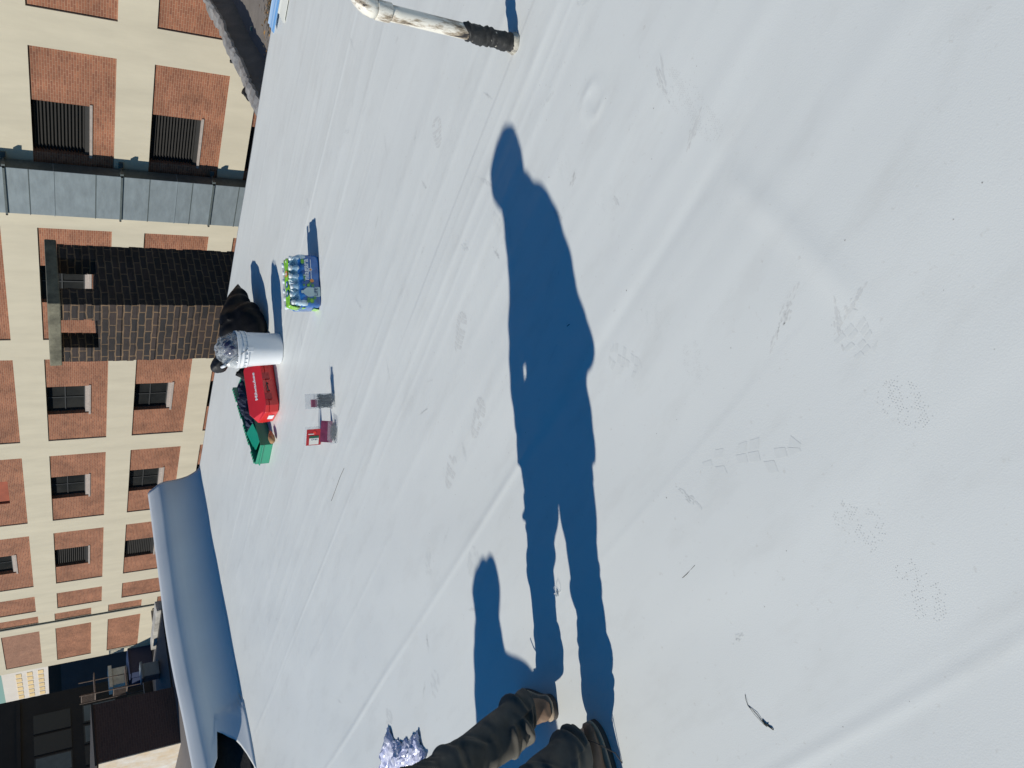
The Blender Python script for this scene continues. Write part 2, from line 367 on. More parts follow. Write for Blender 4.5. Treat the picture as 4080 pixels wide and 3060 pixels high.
r2 = ramp_(noise_(7, 9, (.35, 1.0, 1)), .25, .48, (.93, .925, .92), (1, 1, 1))
r3 = ramp_(noise_(42, 6), .27, .36, (.90, .885, .87), (1, 1, 1))
L_.new(mul_(mul_(r1.outputs[0], r2.outputs[0]), r3.outputs[0]), b_.inputs['Base Color'])
rg = N.new('ShaderNodeMapRange'); rg.inputs[3].default_value = .36; rg.inputs[4].default_value = .55; L_.new(noise_(3, 6).outputs[0], rg.inputs[0]); L_.new(rg.outputs[0], b_.inputs['Roughness'])
me.materials.append(roof_m)
me.materials.append(mat('brown_boot_dirt', (0.640, 0.650, 0.632), 0.6, 0.06, 60))
me.materials.append(mat('faint_boot_dirt', (0.682, 0.699, 0.680), 0.5, 0.02, 60))
me.materials.append(mat('dark_grit', (0.33, 0.32, 0.30), 0.9, 0.3, 60))
me.polygons.foreach_set('material_index', mi); me.polygons.foreach_set('use_smooth', [True] * len(allf))
roof = bpy.data.objects.new('roof', me); C.objects.link(roof); tag(roof, kind='structure')

# ------------------------------------------------------------------ membrane-wrapped parapet at the far left corner
par = thing('parapet', (-9.6, 0, 0), 0, 'low roof parapet wrapped in a white membrane sheet whose cut end shows black tarred wall', 'parapet')
MAT['sheet'] = mat('white_membrane_sheet', (0.72, 0.74, 0.75), 0.4, 0.03, 2, 0.0004, 120)
prof = [(.37, .0015), (.33, .004), (.29, .022), (.245, .05), (.20, .09), (.155, .145), (.125, .21), (.105, .28), (.095, .35), (.088, .41), (.065, .465), (.025, .505), (-.03, .545), (-.09, .59), (-.15, .610), (-.21, .59), (-.28, .45), (-.29, .2), (-.29, -.1)]
# y where the sheet is cut, along the profile
yend = [2.35, 2.45, 2.58, 2.70, 2.80, 2.86, 2.93, 2.98, 2.70, 2.60, 2.52, 2.44, 2.36, 2.25, 2.15, 2.1, 2.1, 2.1, 2.1]
ny_ = 90; rings = []
for j in range(ny_ + 1):
    t = j / ny_; ring = []
    for i, (dx, z) in enumerate(prof):
        y = 6.452 + (yend[i] - 6.452) * t
        hf = 1 - .17 * float(sm((4.6 - y), 0, 2.2))                    # it sags towards its cut end
        s_ = i / (len(prof) - 1)
        wv = .010 * math.sin(3.1 * y + 1.2) * math.sin(PI * min(1, s_ * 1.6)) + .006 * math.sin(7 * y + 4 * s_)
        flap = 0    # the loose toe spreads over the roof
        bfl = float(sm(3.22 - y, 0, .10))
        px_, pz_ = dx + wv + flap, (max(.003, z * hf * (1 + .05 * float(sm(4.8 - y, 0, 2.4)))) if z > 0 else z)
        px_ += .15 * float(sm(4.8 - y, 0, 2.4)) + (.10 * bfl * (1 - i / 8.) if i < 8 else 0)
        if i < 8: pz_ += .05 * bfl * math.sin(PI * i / 8.)
        ring.append((px_, y, pz_))
    rings.append(ring)
sh = MB().loft(rings, closed=False).build('membrane_sheet', 'sheet', par, True)
sd = sh.modifiers.new('S', 'SOLIDIFY'); sd.thickness = .003; sd.offset = -1
tag(sh, 'white membrane sheet curving up over the parapet, cut short at its near end')
MB().box((-.02, -8.5, .0), (-.26, 6.40, .42)).jitter(.003, 3, 4).build('wall', 'tar', par)
cant = MB().loft([[(.50, y, .002), (.40, y, .03), (.22, y, .12), (.12, y, .22), (.04, y, .36), (-.03, y, .36), (-.03, y, .002)] for y in np.linspace(-8.5, 3.1, 60)])
cant.jitter(.006, 5, 3).build('tar_fillet', 'tar', par, True)
MB().box((-.03, -8.5, .422), (-.27, 6.40, .45)).build('brick_coping', 'brick_pale', par)

# ------------------------------------------------------------------ the big building opposite
def holed(mb, xs_, zs_, holes, y, depth, mi=0):
    """a wall sheet at y with rectangular openings; the reveals run back by depth"""
    xs_ = sorted(set([round(a, 4) for a in xs_] + [round(a, 4) for h in holes for a in h[:2]])); zs_ = sorted(set([round(a, 4) for a in zs_] + [round(a, 4) for h in holes for a in h[2:]]))
    for i in range(len(xs_) - 1):
        for j in range(len(zs_) - 1):
            cx, cz = (xs_[i] + xs_[i + 1]) / 2, (zs_[j] + zs_[j + 1]) / 2
            if any(h[0] < cx < h[1] and h[2] < cz < h[3] for h in holes): continue
            mb.add([(xs_[i], y, zs_[j]), (xs_[i + 1], y, zs_[j]), (xs_[i + 1], y, zs_[j + 1]), (xs_[i], y, zs_[j + 1])], [(0, 1, 2, 3)], mi)
    for x0, x1, z0, z1 in holes:
        mb.add([(x0, y, z0), (x1, y, z0), (x1, y, z1), (x0, y, z1), (x0, y + depth, z0), (x1, y + depth, z0), (x1, y + depth, z1), (x0, y + depth, z1)],
               [(0, 4, 5, 1), (3, 2, 6, 7), (0, 3, 7, 4), (1, 5, 6, 2)], mi)
    return mb
bld = thing('apartment_building', (-25, 24, -14), 0, 'large cream building gridded with recessed orange brick panels, set back at its far end', 'building')
OX, OY, OZ = 25, -24, 14           # world to local
rows = [(2.86 + 3.28, 5.10 + 3.28), (2.86, 5.10), (-.42, 1.82), (-3.63, -1.45), (-6.85, -4.50), (-10.1, -7.75), (-13.2, -11.0)]
cols = [(6.2, .85), (-.30, -5.55), (-6.6, -11.97), (-13.1, -18.5), (-19.59, -25.03), (-26.13, -31.4), (-32.5, -37.85), (-39.0, -44.2), (-45.3, -47.1)]
def wtype(c, r):
    if c in (2, 3): return 'louvre'
    if c == 0 or c == 1: return 'louvre'
    if c == 4: return 'glass'
    if c == 5: return None if r <= 1 else 'glass'
    if c == 6: return 'infill' if r <= 1 else 'glass'
    if c == 7: return 'glass' if r <= 1 else 'louvre'
    return None
holes = []; panels = []
for ci, (xr, xl) in enumerate(cols):
    for ri, (z0, z1) in enumerate(rows):
        h = (xl + OX, xr + OX, z0 + OZ, z1 + OZ); holes.append(h)
        panels.append((h, wtype(ci, ri), 0.0, ci, ri))
wall = MB(); holed(wall, [-47.7 + OX, 9 + OX], [0, 9.6 + OZ], holes, 0, .05)
wall.add([(9 + OX, 0, 0), (9 + OX, 16, 0), (9 + OX, 16, 23.6), (9 + OX, 0, 23.6)], [(0, 1, 2, 3)])
wall.add([(-47.7 + OX, 0, 0), (-47.7 + OX, 4.7, 0), (-47.7 + OX, 4.7, 23.6), (-47.7 + OX, 0, 23.6)], [(0, 3, 2, 1)])
wrows = [(2.86 + 3.4 + .1, 5.1 + 3.5), (3.0, 5.25), (-.20, 2.03), (-3.42, -1.26), (-6.65, -4.45), (-10.0, -7.7), (-13.2, -11.0)]
wcols = [(-51.2, -56.6), (-57.0 + .2, -58.05), (-59.3, -64.6)]
wholes = []
for ci, (xr, xl) in enumerate(wcols[1:], 1):
    for ri, (z0, z1) in enumerate(wrows):
        if ci == 1: xr_, xl_ = -47.9, -58.05
        else: xr_, xl_ = xr, xl
        h = (xl_ + OX, xr_ + OX, z0 + OZ, z1 + OZ); wholes.append(h); panels.append((h, None, 4.7, ci, ri))
holed(wall, [-65.4 + OX, -47.7 + OX], [0, 9.6 + OZ], wholes, 4.7, .05)
wall.add([(-65.4 + OX, 4.7, 0), (-65.4 + OX, 16, 0), (-65.4 + OX, 16, 23.6), (-65.4 + OX, 4.7, 23.6)], [(0, 3, 2, 1)])
wall.add([(-65.4 + OX, 4.7, 23.6), (-47.7 + OX, 4.7, 23.6), (-47.7 + OX, 0, 23.6), (9 + OX, 0, 23.6), (9 + OX, 16, 23.6), (-65.4 + OX, 16, 23.6)], [(0, 1, 2, 3, 4, 5)])
wall.build('wall', 'cream', bld, fixn=False)
# thin shadow joint / downpipe on the set back end
MB().box((-58.22 + OX, 4.62, 0), (-58.12 + OX, 4.70, 23.4)).build('downpipe', 'strap', bld)
for (h, w, yo, ci, ri) in panels:
    x0, x1, z0, z1 = h; mb = MB(); pm = 'brick_pale' if (ci == 2 and yo > 0 and ri <= 1) else 'brick'
    if w:
        wx1 = x1 - 1.72; wx0 = wx1 - 1.78; wz1 = z1; wz0 = z0 + .62
        holed(mb, [x0, x1], [z0, z1], [(wx0, wx1, wz0, wz1)], yo + .05, .25)
        po = mb.build('brick_panel', pm, bld, fixn=False)
        if w == 'infill':
            o = MB().box((wx0 + .01, yo + .15, wz0 + .01), (wx1 - .01, yo + .2, wz1 - .01)).build('infill_board', 'infill', bld); continue
        MB().box((wx0 - .06, yo + .02, wz0), (wx1 + .06, yo + .30, wz0 + .075)).build('sill', 'sill', po)
        MB().box((wx0 + .005, yo + .10, wz0 + .075), (wx1 - .005, yo + .295, wz0 + .20)).build('sill_slope', 'louvre' if w == 'louvre' else 'sill', po)
        if w == 'louvre':
            lm = MB(); n = 15; zz0 = wz0 + .2; H = wz1 - zz0
            for k in range(n):
                zc = zz0 + H * (k + .5) / n
                lm.add([(wx0, yo + .17, zc - .030), (wx1, yo + .17, zc - .030), (wx1, yo + .27, zc + .035), (wx0, yo + .27, zc + .035),
                        (wx0, yo + .17, zc - .036), (wx1, yo + .17, zc - .036), (wx1, yo + .27, zc + .029), (wx0, yo + .27, zc + .029)], [(0, 1, 2, 3), (4, 7, 6, 5), (0, 4, 5, 1)])
            lm.build('louvre', 'louvre', po, fixn=False)
            MB().box((wx0, yo + .29, zz0), (wx1, yo + .30, wz1)).build('backing', 'frame_dark', po)
        else:
            gl = MB().box((wx0, yo + .27, wz0 + .2), (wx1, yo + .285, wz1)).build('glass', 'dark_glass', po)
            fr = MB()
            for xx in (wx0, (wx0 + wx1) / 2 - .02, wx1 - .04): fr.box((xx, yo + .235, wz0 + .2), (xx + .04, yo + .268, wz1))
            zm = (wz0 + .2 + wz1) / 2
            for zz in (wz0 + .2, zm, wz1 - .05): fr.box((wx0 + .05, yo + .238, zz), (wx1 - .05, yo + .266, zz + .04))
            fr.build('frame', 'frame_dark', po)
    else:
        mb.add([(x0, yo + .05, z0), (x1, yo + .05, z0), (x1, yo + .05, z1), (x0, yo + .05, z1)], [(0, 1, 2, 3)])
        mb.build('brick_panel', pm, bld, fixn=False)
# ------------------------------------------------------------------ galvanised duct up the facade
duct = thing('duct', (-17.78, 23.5, -14), 0, 'tall grey galvanised metal duct strapped up the cream facade', 'duct')
MB().box((-.87, .0, 0), (.87, .42, 23.2)).build('casing', 'galv', duct, bevel=.01)
MB().box((.871, .02, 0), (.876, .42, 23.2)).build('side_shade_strip', 'strap', duct)  # dark strip standing in for the shade on the duct's side
dz = [3.4, 2.62, 1.98, 1.30, .13, -.62, -1.45, -2.30, -2.78, -3.45, -4.3, -5.2, -6.1, -7.2, -8.4]
for i, z in enumerate(dz):
    big = z in (2.62, -.28) or i in (1, 4, 9)
    if i in (1, 5, 9, 13):
        st = MB().box((-.92, -.05, z + 14 - .03), (.92, -.004, z + 14 + .03)); st.box((-.92, -.05, z + 14 - .03), (-.874, .49, z + 14 + .03)); st.box((.874, -.05, z + 14 - .03), (.92, .49, z + 14 + .03))
        st.box((-1.02, .44, z + 14 - .07), (-.92, .49, z + 14 + .07)); st.box((.92, .44, z + 14 - .07), (1.10, .49, z + 14 + .07)); st.box((.92, -.03, z + 14 - .05), (1.0, .12, z + 14 + .05))
        st.build('bracket', 'strap', duct)
    else:
        MB().box((-.882, -.012, z + 14 - .012), (.882, .40, z + 14 + .012)).build('seam', 'galv' if i % 2 else 'strap', duct)

# ------------------------------------------------------------------ sooty chimney right behind the roof edge
chx, chy = -6.94, 7.2
ch = thing('chimney', (chx, chy, -3), 0, 'sooty dark brick chimney with open top holes and a stone slab cap', 'chimney')
W_, D_ = .95, 1.02; B = 3.0
sh_ = MB()
rows_ = 18
# shaft with slightly uneven courses at its corners
rr = random.Random(3)
def course(mb, x0, y0, x1, y1, z0, z1, j=.007):
    o = rr.uniform(-j, j); p = rr.uniform(-j, j)
    mb.box((x0 + o, y0 + p, z0), (x1 + o, y1 + p, z1))
zt = 1.17
for k in range(58):
    z1 = zt - k * .077; course(sh_, -W_, 0, 0, D_, z1 - .0765 + B, z1 + B)
sh_.build('shaft', 'dark_brick', ch)
for name_, (a, b_b) in {'p': (0, 0)}.items(): pass
pl = .245
for (x0, y0) in ((-W_, 0), (-pl, 0), (-W_, D_ - pl), (-pl, D_ - pl)):
    pm_ = MB()
    for k in range(5): course(pm_, x0, y0, x0 + pl, y0 + pl, zt + .002 + k * .0765 + B, zt + (k + 1) * .0765 + B, .006)
    pm_.build('pier', 'dark_brick', ch)
MB().box((-W_ - .035, -.03, zt + .386 + B), (.04, D_ + .04, zt + .386 + .125 + B)).jitter(.004, 7, 7).build('cap', 'stone', ch, bevel=.012)

# rough low brickwork by the edge, left of the chimney
lw = thing('brick_stub_wall', (-9.4, 6.56, -1.2), 0, 'rough low sooty brick wall just beyond the roof edge, left of the chimney', 'wall')
mbw = MB()
for k in range(12):
    for q in range(7):
        if k == 11 and q % 3 == 1: continue
        course(mbw, q * .215, 0, q * .215 + .205, .30, k * .075 + .1, k * .075 + .17, .012)
mbw.build('brickwork', 'dark_brick', lw)

# ------------------------------------------------------------------ lower neighbouring roof on the right, with silver-coated parapet
low = thing('neighbour_roof', (-6.43, 11.2, -1.6), rad(8), 'lower grey asphalt roof right beyond the white roof edge', 'roof')
MB().box((.0, -4.5, -.3), (13, 11, 0)).build('roof_surface', 'grey_roof', low)
MB().box((.01, -4.45, -12.4), (13, 10.9, -.302)).build('walls', 'soot', low)
lp = thing('felt_parapet', (-6.43, 11.2, -1.6), rad(8), 'low ragged parapet with a crumpled silver-coated top, edging the lower grey roof', 'parapet')
rg_ = []; rt_ = []
rr = random.Random(12)
for k in range(150):
    y = -4.5 + 15.4 * k / 149
    a = .035 * math.sin(y * 2.3 + 1) + rr.uniform(-.025, .025); h = .345 + .02 * math.sin(3 * y) + rr.uniform(-.018, .018)
    rg_.append([(.10 + .03 * math.sin(1.7 * y), y, 0), (.02 + a * .4, y, h * .45), (-.02 + a * .5, y, h * .85), (-.03 + a * .5, y, h - .02), (-.24, y, h - .03), (-.24, y, -3)])
    e = rr.uniform(-.03, .03)
    rt_.append([(.0 + a * .6, y, h - .035), (.0 + a * .6, y, h + .012), (-.08, y, h + .03 + rr.uniform(-.012, .016)), (-.17, y, h + .02 + rr.uniform(-.012, .016)), (-.27 + e + a * .5, y, h + .005), (-.28 + e + a * .5, y, h - .06 - abs(e))])
MB().loft(rg_).build('wall', 'parapet_face', lp, True)
MB().loft(rt_).build('silver_coating', 'silver', lp)
for y, s_ in ((.9, .15), (.7, .08), (2.2, .06), (-1.2, .06), (-.3, .07)):
    MB().ellip((-.27, y, .33), (s_ * .4, s_, s_ * .6), nu=8, nv=6).jitter(.012, 2, 30).build('tar_lump', 'tar', lp)
lv = MB(); rr = random.Random(9)
for k in range(1500):
    t_ = rr.uniform(0, 1) ** 1.3; xx = 1112 - 46 * t_ - abs(rr.gauss(0, 9)); x, y = ground_px(xx + 30 * max(0, rr.gauss(0, .4)), -260 + 400 * (1 - t_) if rr.random() < .8 else rr.uniform(-200, 280), -1.6)
    s_ = rr.uniform(.02, .055); a = rr.uniform(0, 6.28); z = -1.59 + rr.uniform(0, .06); t = rr.uniform(-.4, .4)
    p = [(s_, 0, t * s_), (0, s_ * .45, 0), (-s_, 0, -t * s_ * .6), (0, -s_ * .45, .2 * s_)]
    lv.add([(x + u * math.cos(a) - v * math.sin(a), y + u * math.sin(a) + v * math.cos(a), z + w_ + .004) for u, v, w_ in p], [(0, 1, 2, 3)], rr.choice([0, 0, 1, 2, 2]))
MAT['leaf1'] = mat('dead_leaf_brown', (0.16, 0.10, 0.05), 0.8, .3, 20); MAT['leaf2'] = mat('dead_leaf_orange', (0.42, 0.22, 0.06), 0.8, .3, 20); MAT['leaf3'] = mat('dead_leaf_dark', (0.07, 0.06, 0.04), 0.8, .3, 20)
tag(lv.build('fallen_leaves', ['leaf1', 'leaf2', 'leaf3'], fixn=False), 'drift of brown dead leaves on the lower grey roof', 'leaves', kind='stuff')
sc = MB().box((-.03, -.02, 0), (.03, .02, .02)).jitter(.006, 4, 60); so = sc.build('paper_scrap', mat('yellowed_paper', (0.62, 0.58, 0.38), .8)); so.location = (*ground_px(1003, 113, -1.6), -1.597)
tag(so, 'small yellowed scrap lying on the lower grey roof', 'scrap')

# blue and white strips lying at the roof edge
for i, (x0, x1, y, z, m_, lb) in enumerate([(-2.98, .6, 6.27, .028, 'strip_blue', 'topmost long strip with blue film, at the right end of the roof edge'), (-2.80, .8, 6.14, .012, 'strip_white', 'long white metal strip on the roof beside the blue film strips, nearest the camera'), (-2.92, .7, 6.36, .012, 'strip_blue2', 'long pale blue film strip lying along the very lip of the roof')]):
    if i == 0:
        MAT['strip_blue'] = mat('blue_protective_film', (0.12, 0.34, 0.68), 0.25, 0, 1.2, col2=(0.62, 0.72, 0.80), stretch=(.3, 26, 26))
        MAT['strip_white'] = mat('white_coated_strip', (0.72, 0.72, 0.66), 0.4, .05, 3); MAT['strip_blue2'] = mat('pale_blue_film', (0.30, 0.48, 0.70), 0.25, 0, 1.2, col2=(0.66, 0.74, 0.80), stretch=(.3, 30, 30))
    t = thing('trim_strip', ((x0 + x1) / 2, y, z), rad(-1.5 * (i == 0)), lb, 'metal strip', 'metal edge strips stacked at the roof edge')
    hl = (x1 - x0) / 2; s_ = MB(); pr_ = [(-.075, 0), (-.03, .012), (-.01, .004), (.03, .014), (.055, .005), (.078, .016)]
    s_.loft([[(xx, a, b + .004 * math.sin(xx * 3 + i)) for a, b in pr_] + [(xx, a, b - .004 + .004 * math.sin(xx * 3 + i)) for a, b in reversed(pr_)] for xx in np.linspace(-hl, hl, 24)])
    s_.build('strip', m_, t)

# ------------------------------------------------------------------ far left: roofs and buildings across the street
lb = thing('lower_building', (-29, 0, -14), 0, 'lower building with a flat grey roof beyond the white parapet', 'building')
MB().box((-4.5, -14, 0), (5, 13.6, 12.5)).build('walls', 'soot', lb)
MB().box((-4.5, -14, 12.501), (5, 13.6, 12.65)).build('roof_surface', mat('grey_felt_roof', (0.155, 0.14, 0.135), .95, .12, 1.0, .004, 40), lb)
MB().box((-4.5, 10.4, 12.651), (-4.2, 13.2, 13.0)).build('edge_kerb', 'tar', lb)
MB().box((-4.4, 10.4, 12.652), (1.8, 13.2, 12.70)).build('shade_patch', 'tar', lb)  # dark sheet that paints shade onto this part of the grey roof
MB().box((-1.4, 13.22, 12.651), (1.7, 13.6, 12.86)).jitter(.03, 3, 3).build('stained_ledge', mat('stained_concrete', (0.30, 0.29, 0.27), .9, 0, 1.7, .01, 8, col2=(.62, .60, .56)), lb)
bb = thing('roof_hut', (-27, 8.55, -1.35), 0, 'windowless dark red-brown brick hut with a peeling cream side, on the grey roof', 'hut')
MB().box((-6.2, 0.004, 0), (0, 1.78, 2.3)).build('brick_wall', 'maroon', bb)
MB().box((-6.2, -.03, 0), (-.012, .0, 2.26)).jitter(.01, 3, 2).build('stucco_wall', 'stucco', bb)
MB().box((-6.26, -.07, 2.302), (.05, 1.82, 2.36)).build('coping', 'soot', bb)
# wide building in shade across the street
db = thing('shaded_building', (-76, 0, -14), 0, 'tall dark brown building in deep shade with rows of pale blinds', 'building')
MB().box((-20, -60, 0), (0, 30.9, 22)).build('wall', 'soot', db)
rr = random.Random(2)
for r_, (z0_, z1_) in enumerate([(15.4, 17.9), (11.9, 14.3), (8.4, 10.8)]):
    for c_ in range(12):
        y = 29.2 - c_ * 1.75 - (c_ // 4) * 1.1
        wn_ = MB().box((.03, y - 1.55, z0_ - .1), (.10, y, z1_ + .1)).build('window', 'frame_dark', db)
        if rr.random() < .8:
            k = rr.choice([1, 1, .6]); MB().box((.104, y - 1.42, z1_ - (z1_ - z0_) * k), (.12, y - .1, z1_)).build('blind', 'curtain', wn_)
MB().box((.0, -60, 18.9), (.3, 30.6, 19.2)).build('string_course', 'soot', db)
sd2 = thing('shaded_block', (-100, 46, -14), 0, 'distant low block in bluish shade, in front of the pale tower', 'building')
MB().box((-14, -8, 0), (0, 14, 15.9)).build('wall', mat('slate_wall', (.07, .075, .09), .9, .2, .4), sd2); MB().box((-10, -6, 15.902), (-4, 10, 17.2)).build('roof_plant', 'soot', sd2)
# low dark annex in front of it
an = thing('annex', (-67, 17, -14), 0, 'low black tarred annex roof at the foot of the cream building', 'building')
MB().box((-7.5, -12, 0), (8, 11.6, 9.6)).build('wall', 'tar', an)
MB().box((7.9, -12, 9.602), (8.1, 11.6, 9.9)).build('ledge', mat('grey_ledge', (.22, .21, .20), .8), an)
wp = thing('white_vent_stack', (-69.5, 29.4 - .3, -4.4), 0, 'white painted square stack at the end of the cream building', 'stack')
MB().box((-.55, -1.5, 0), (.55, -.1, 2.7)).build('stack', 'white_paint', wp, bevel=.03); MB().box((-.75, -1.7, 2.702), (.75, .1, 2.95)).build('cap', 'white_paint', wp)
bp_ = thing('blue_panel', (-66.5, 26.8, -4.4), 0, 'dark blue panelled box standing on the annex roof', 'box')
MB().box((-1.4, -.1, 0), (1.4, 2.0, 1.6)).build('panel', 'blue_paint', bp_, bevel=.03); MB().box((-1.5, -.2, 1.602), (1.5, 2.1, 1.68)).build('lid', 'blue_paint', bp_)
tw = thing('distant_tower', (-139, 61, -14), 0, 'far pale apartment tower with amber windows', 'building')
MB().box((-32, 0, 0), (0, 20, 24)).build('wall', 'tower', tw)
for r_ in range(7):
    for c_ in range(7):
        x = -.8 - c_ * 1.7; z = 12.4 + r_ * 1.5
        MB().box((x - 1.3, -.06, z), (x, -.004, z + .75)).build('window', 'tower_win', tw)

fe = thing('fire_escape', (-66.6, 27.9, -6), 0, 'small rusty metal fire escape in shade at the far corner of the cream building', 'fire escape')
MAT['rust'] = mat('rusty_metal', (.16, .12, .10), .8, .3, 3)
for z in (1.2, 3.4, 5.6):
    MB().box((-1.4, -1.6, z), (.2, 0, z + .08)).build('platform', 'rust', fe)
    rl = MB().box((-1.4, -1.6, z + .95), (.2, -1.55, z + 1.0))
    for k in range(9): rl.box((-1.4 + k * .195, -1.6, z + .081), (-1.36 + k * .195, -1.56, z + .949))
    rl.build('railing', 'rust', fe)
for x, y in ((-1.4, -1.66), (.14, -1.66), (-1.4, .01)): MB().box((x, y, -6), (x + .06, y + .055, 6.7)).build('post', 'rust', fe)
for i, (x, y, w, h, m_, nm, lb_) in enumerate([(-30.2, 12.3, .5, .55, 'galv', 'metal_vent', 'small grey metal vent box on the dark patch of the lower roof'), (-31.9, 11.2, .35, .8, 'rust', 'rusty_stack', 'short rusty vent stack on the dark patch of the lower roof')]):
    t = thing(nm, (x, y, -1.298), .3 * i, lb_, 'vent')
    MB().box((-w / 2, -w / 2, 0), (w / 2, w / 2, h)).build('body', m_, t, bevel=.02); MB().box((-w / 2 - .06, -w / 2 - .06, h + .002), (w / 2 + .06, w / 2 + .06, h + .06)).build('cap', m_, t)

# ================================================================== THINGS ON THE ROOF
MAT['clear'] = mat('clear_plastic_film', (0.70, 0.74, 0.78), 0.08, 0, 1, .004, 22, spec=0.9, alpha=0.20)
MAT['white_pvc'] = mat('dirty_white_pvc', (0.10, 0.09, 0.08), 0.5, 0, 26, 0.001, 60, col2=(0.66, 0.62, 0.52))
# ---- vent pipe
vp = thing('vent_pipe', (-1.192, 2.80, 0), 0, 'upright dirty white plastic vent pipe with a gooseneck top and black tarred foot', 'pipe')
lean = Vector((.02, .015))
def pz(z): return Vector((lean.x * z, lean.y * z, z))
pipe_m, nt, b = nodes_of('stained_pipe'); N, L_ = nt.nodes, nt.links
b.inputs['Roughness'].default_value = .38
tc = N.new('ShaderNodeTexCoord'); mp = N.new('ShaderNodeMapping'); mp.inputs['Scale'].default_value = (14, 14, 3.2); L_.new(tc.outputs['Object'], mp.inputs[0])
n = N.new('ShaderNodeTexNoise'); n.inputs['Scale'].default_value = 1.7; n.inputs['Detail'].default_value = 10; n.inputs['Roughness'].default_value = .68; L_.new(mp.outputs[0], n.inputs['Vector'])
cr = N.new('ShaderNodeValToRGB'); e = cr.color_ramp.elements; e[0].position = .385; e[0].color = (.03, .026, .025, 1); e[1].position = .52; e[1].color = (.76, .73, .66, 1)
x = e.new(.44); x.color = (.33, .27, .20, 1); x = e.new(.62); x.color = (.74, .72, .64, 1)
L_.new(n.outputs[0], cr.inputs[0]); L_.new(cr.outputs[0], b.inputs['Base Color'])
MB().tube([pz(z) for z in np.linspace(.0, .56, 12)], .0302, n=24).build('pipe', pipe_m, vp, True)
rdir = Vector((.656, .754, 0)); el = []
for k in range(15):
    a = PI * k / 14; el.append(pz(.60) + rdir * (.075 * (1 - math.cos(a))) + Vector((0, 0, .075 * math.sin(a))))
el.append(el[-1] - Vector((0, 0, .05)))
MB().tube([pz(.545), pz(.60)], .0365, n=24).build('coupling', pipe_m, vp, True, bevel=.002)
MB().tube(el, .034, n=24).build('gooseneck', pipe_m, vp, True)
tp = MB(); rr = random.Random(6); rings = []
for k in range(34):
    z = .016 + .215 * k / 33; c = pz(z); rb = .0355 + .0028 * math.sin(k * 1.1 + 2 * math.sin(k * .37)) + .001 * math.sin(k * 2.9) - (.003 if k > 31 else 0)
    ph_ = z * 60
    rings.append([c + Vector(((rb + .0028 * math.sin(3 * t + ph_) + rr.uniform(-.0018, .0018)) * math.cos(t), (rb + .0028 * math.sin(2 * t - ph_ * .7) + rr.uniform(-.0012, .0012)) * math.sin(t), .006 * math.sin(t + 1) + (.012 * math.sin(2 * t + 2) if k == 33 else 0))) for t in np.linspace(0, 2 * PI, 29)[:-1]])
tp.loft(rings).build('tar_wrap', 'tar', vp, True)
MB().loft([[Vector((r * math.cos(t), r * math.sin(t), z)) for t in np.linspace(0, 2 * PI, 25)[:-1]] for r, z in ((.045, .0), (.043, .004), (.0395, .008), (.038, .020))]).jitter(.0015, 3, 60).build('collar', 'white_pvc', vp, True)

# ---- shrink-wrapped water bottles
wpk = thing('water_bottle_pack', (-3.798, 4.178, 0.002), rad(52.8), 'blue shrink-wrapped pack of water bottles with a lime green band over the caps', 'water bottles')
LX, LY = .19, .128
wrapm, nt, b = nodes_of('blue_shrink_wrap'); N, L_ = nt.nodes, nt.links
b.inputs['Roughness'].default_value = .16; b.inputs['Coat Weight'].default_value = .6; b.inputs['Coat Roughness'].default_value = .05
tc = N.new('ShaderNodeTexCoord'); n = N.new('ShaderNodeTexNoise'); n.inputs['Scale'].default_value = 11; n.inputs['Detail'].default_value = 5; L_.new(tc.outputs['Object'], n.inputs['Vector'])
cr = N.new('ShaderNodeValToRGB'); cr.color_ramp.elements[0].position = .35; cr.color_ramp.elements[0].color = (.015, .075, .27, 1); cr.color_ramp.elements[1].position = .7; cr.color_ramp.elements[1].color = (.03, .19, .55, 1)
L_.new(n.outputs[0], cr.inputs[0]); L_.new(cr.outputs[0], b.inputs['Base Color'])
n2 = N.new('ShaderNodeTexNoise'); n2.inputs['Scale'].default_value = 26; n2.inputs['Detail'].default_value = 4; L_.new(tc.outputs['Object'], n2.inputs['Vector'])
bp = N.new('ShaderNodeBump'); bp.inputs['Distance'].default_value = .006; L_.new(n2.outputs[0], bp.inputs['Height']); L_.new(bp.outputs[0], b.inputs['Normal'])
def scal(z, inset=0.0, amp=.0035):
    pts = []; n = 120
    for k in range(n):
        t = 2 * PI * k / n; c, s_ = math.cos(t), math.sin(t); p = 7.
        r = (abs(c) ** p + abs(s_) ** p) ** (-1 / p); x, y = c * r, s_ * r
        bx = amp * abs(math.sin(3 * PI * x)) * (abs(y) > .8) + amp * abs(math.sin(2 * PI * y)) * (abs(x) > .8)
        pts.append(Vector((x * (LX - inset + bx), y * (LY - inset + bx), z)))
    return pts
MB().loft([scal(z, i_, a) for z, i_, a in ((.0, .012, 0), (.004, .004, .001), (.02, .0, .003), (.06, .001, .004), (.10, .001, .004), (.140, .002, .005), (.155, .012, .005))]).build('wrap', wrapm, wpk, True)
MAT['bottle'] = mat('clear_water_bottle', (0.52, 0.66, 0.76), 0.08, 0.35, 18, 0.002, 40, coat=.5)
MAT['cap'] = mat('white_bottle_cap', (0.72, 0.78, 0.82), 0.35)
MAT['lime'] = mat('lime_green_band', (0.23, 0.56, 0.02), 0.3, 0.18, 14, 0.002, 30, coat=.4)
MAT['lime_dull'] = mat('green_print', (0.10, 0.30, 0.10), 0.3, 0.2, 20)
MAT['orange'] = mat('orange_print', (0.75, 0.28, 0.07), 0.35, .1, 20)
MAT['print'] = mat('white_print', (0.75, 0.78, 0.82), 0.35)
MAT['pale_print'] = mat('pale_bottle_print', (0.50, 0.62, 0.62), 0.3, .08, 20)
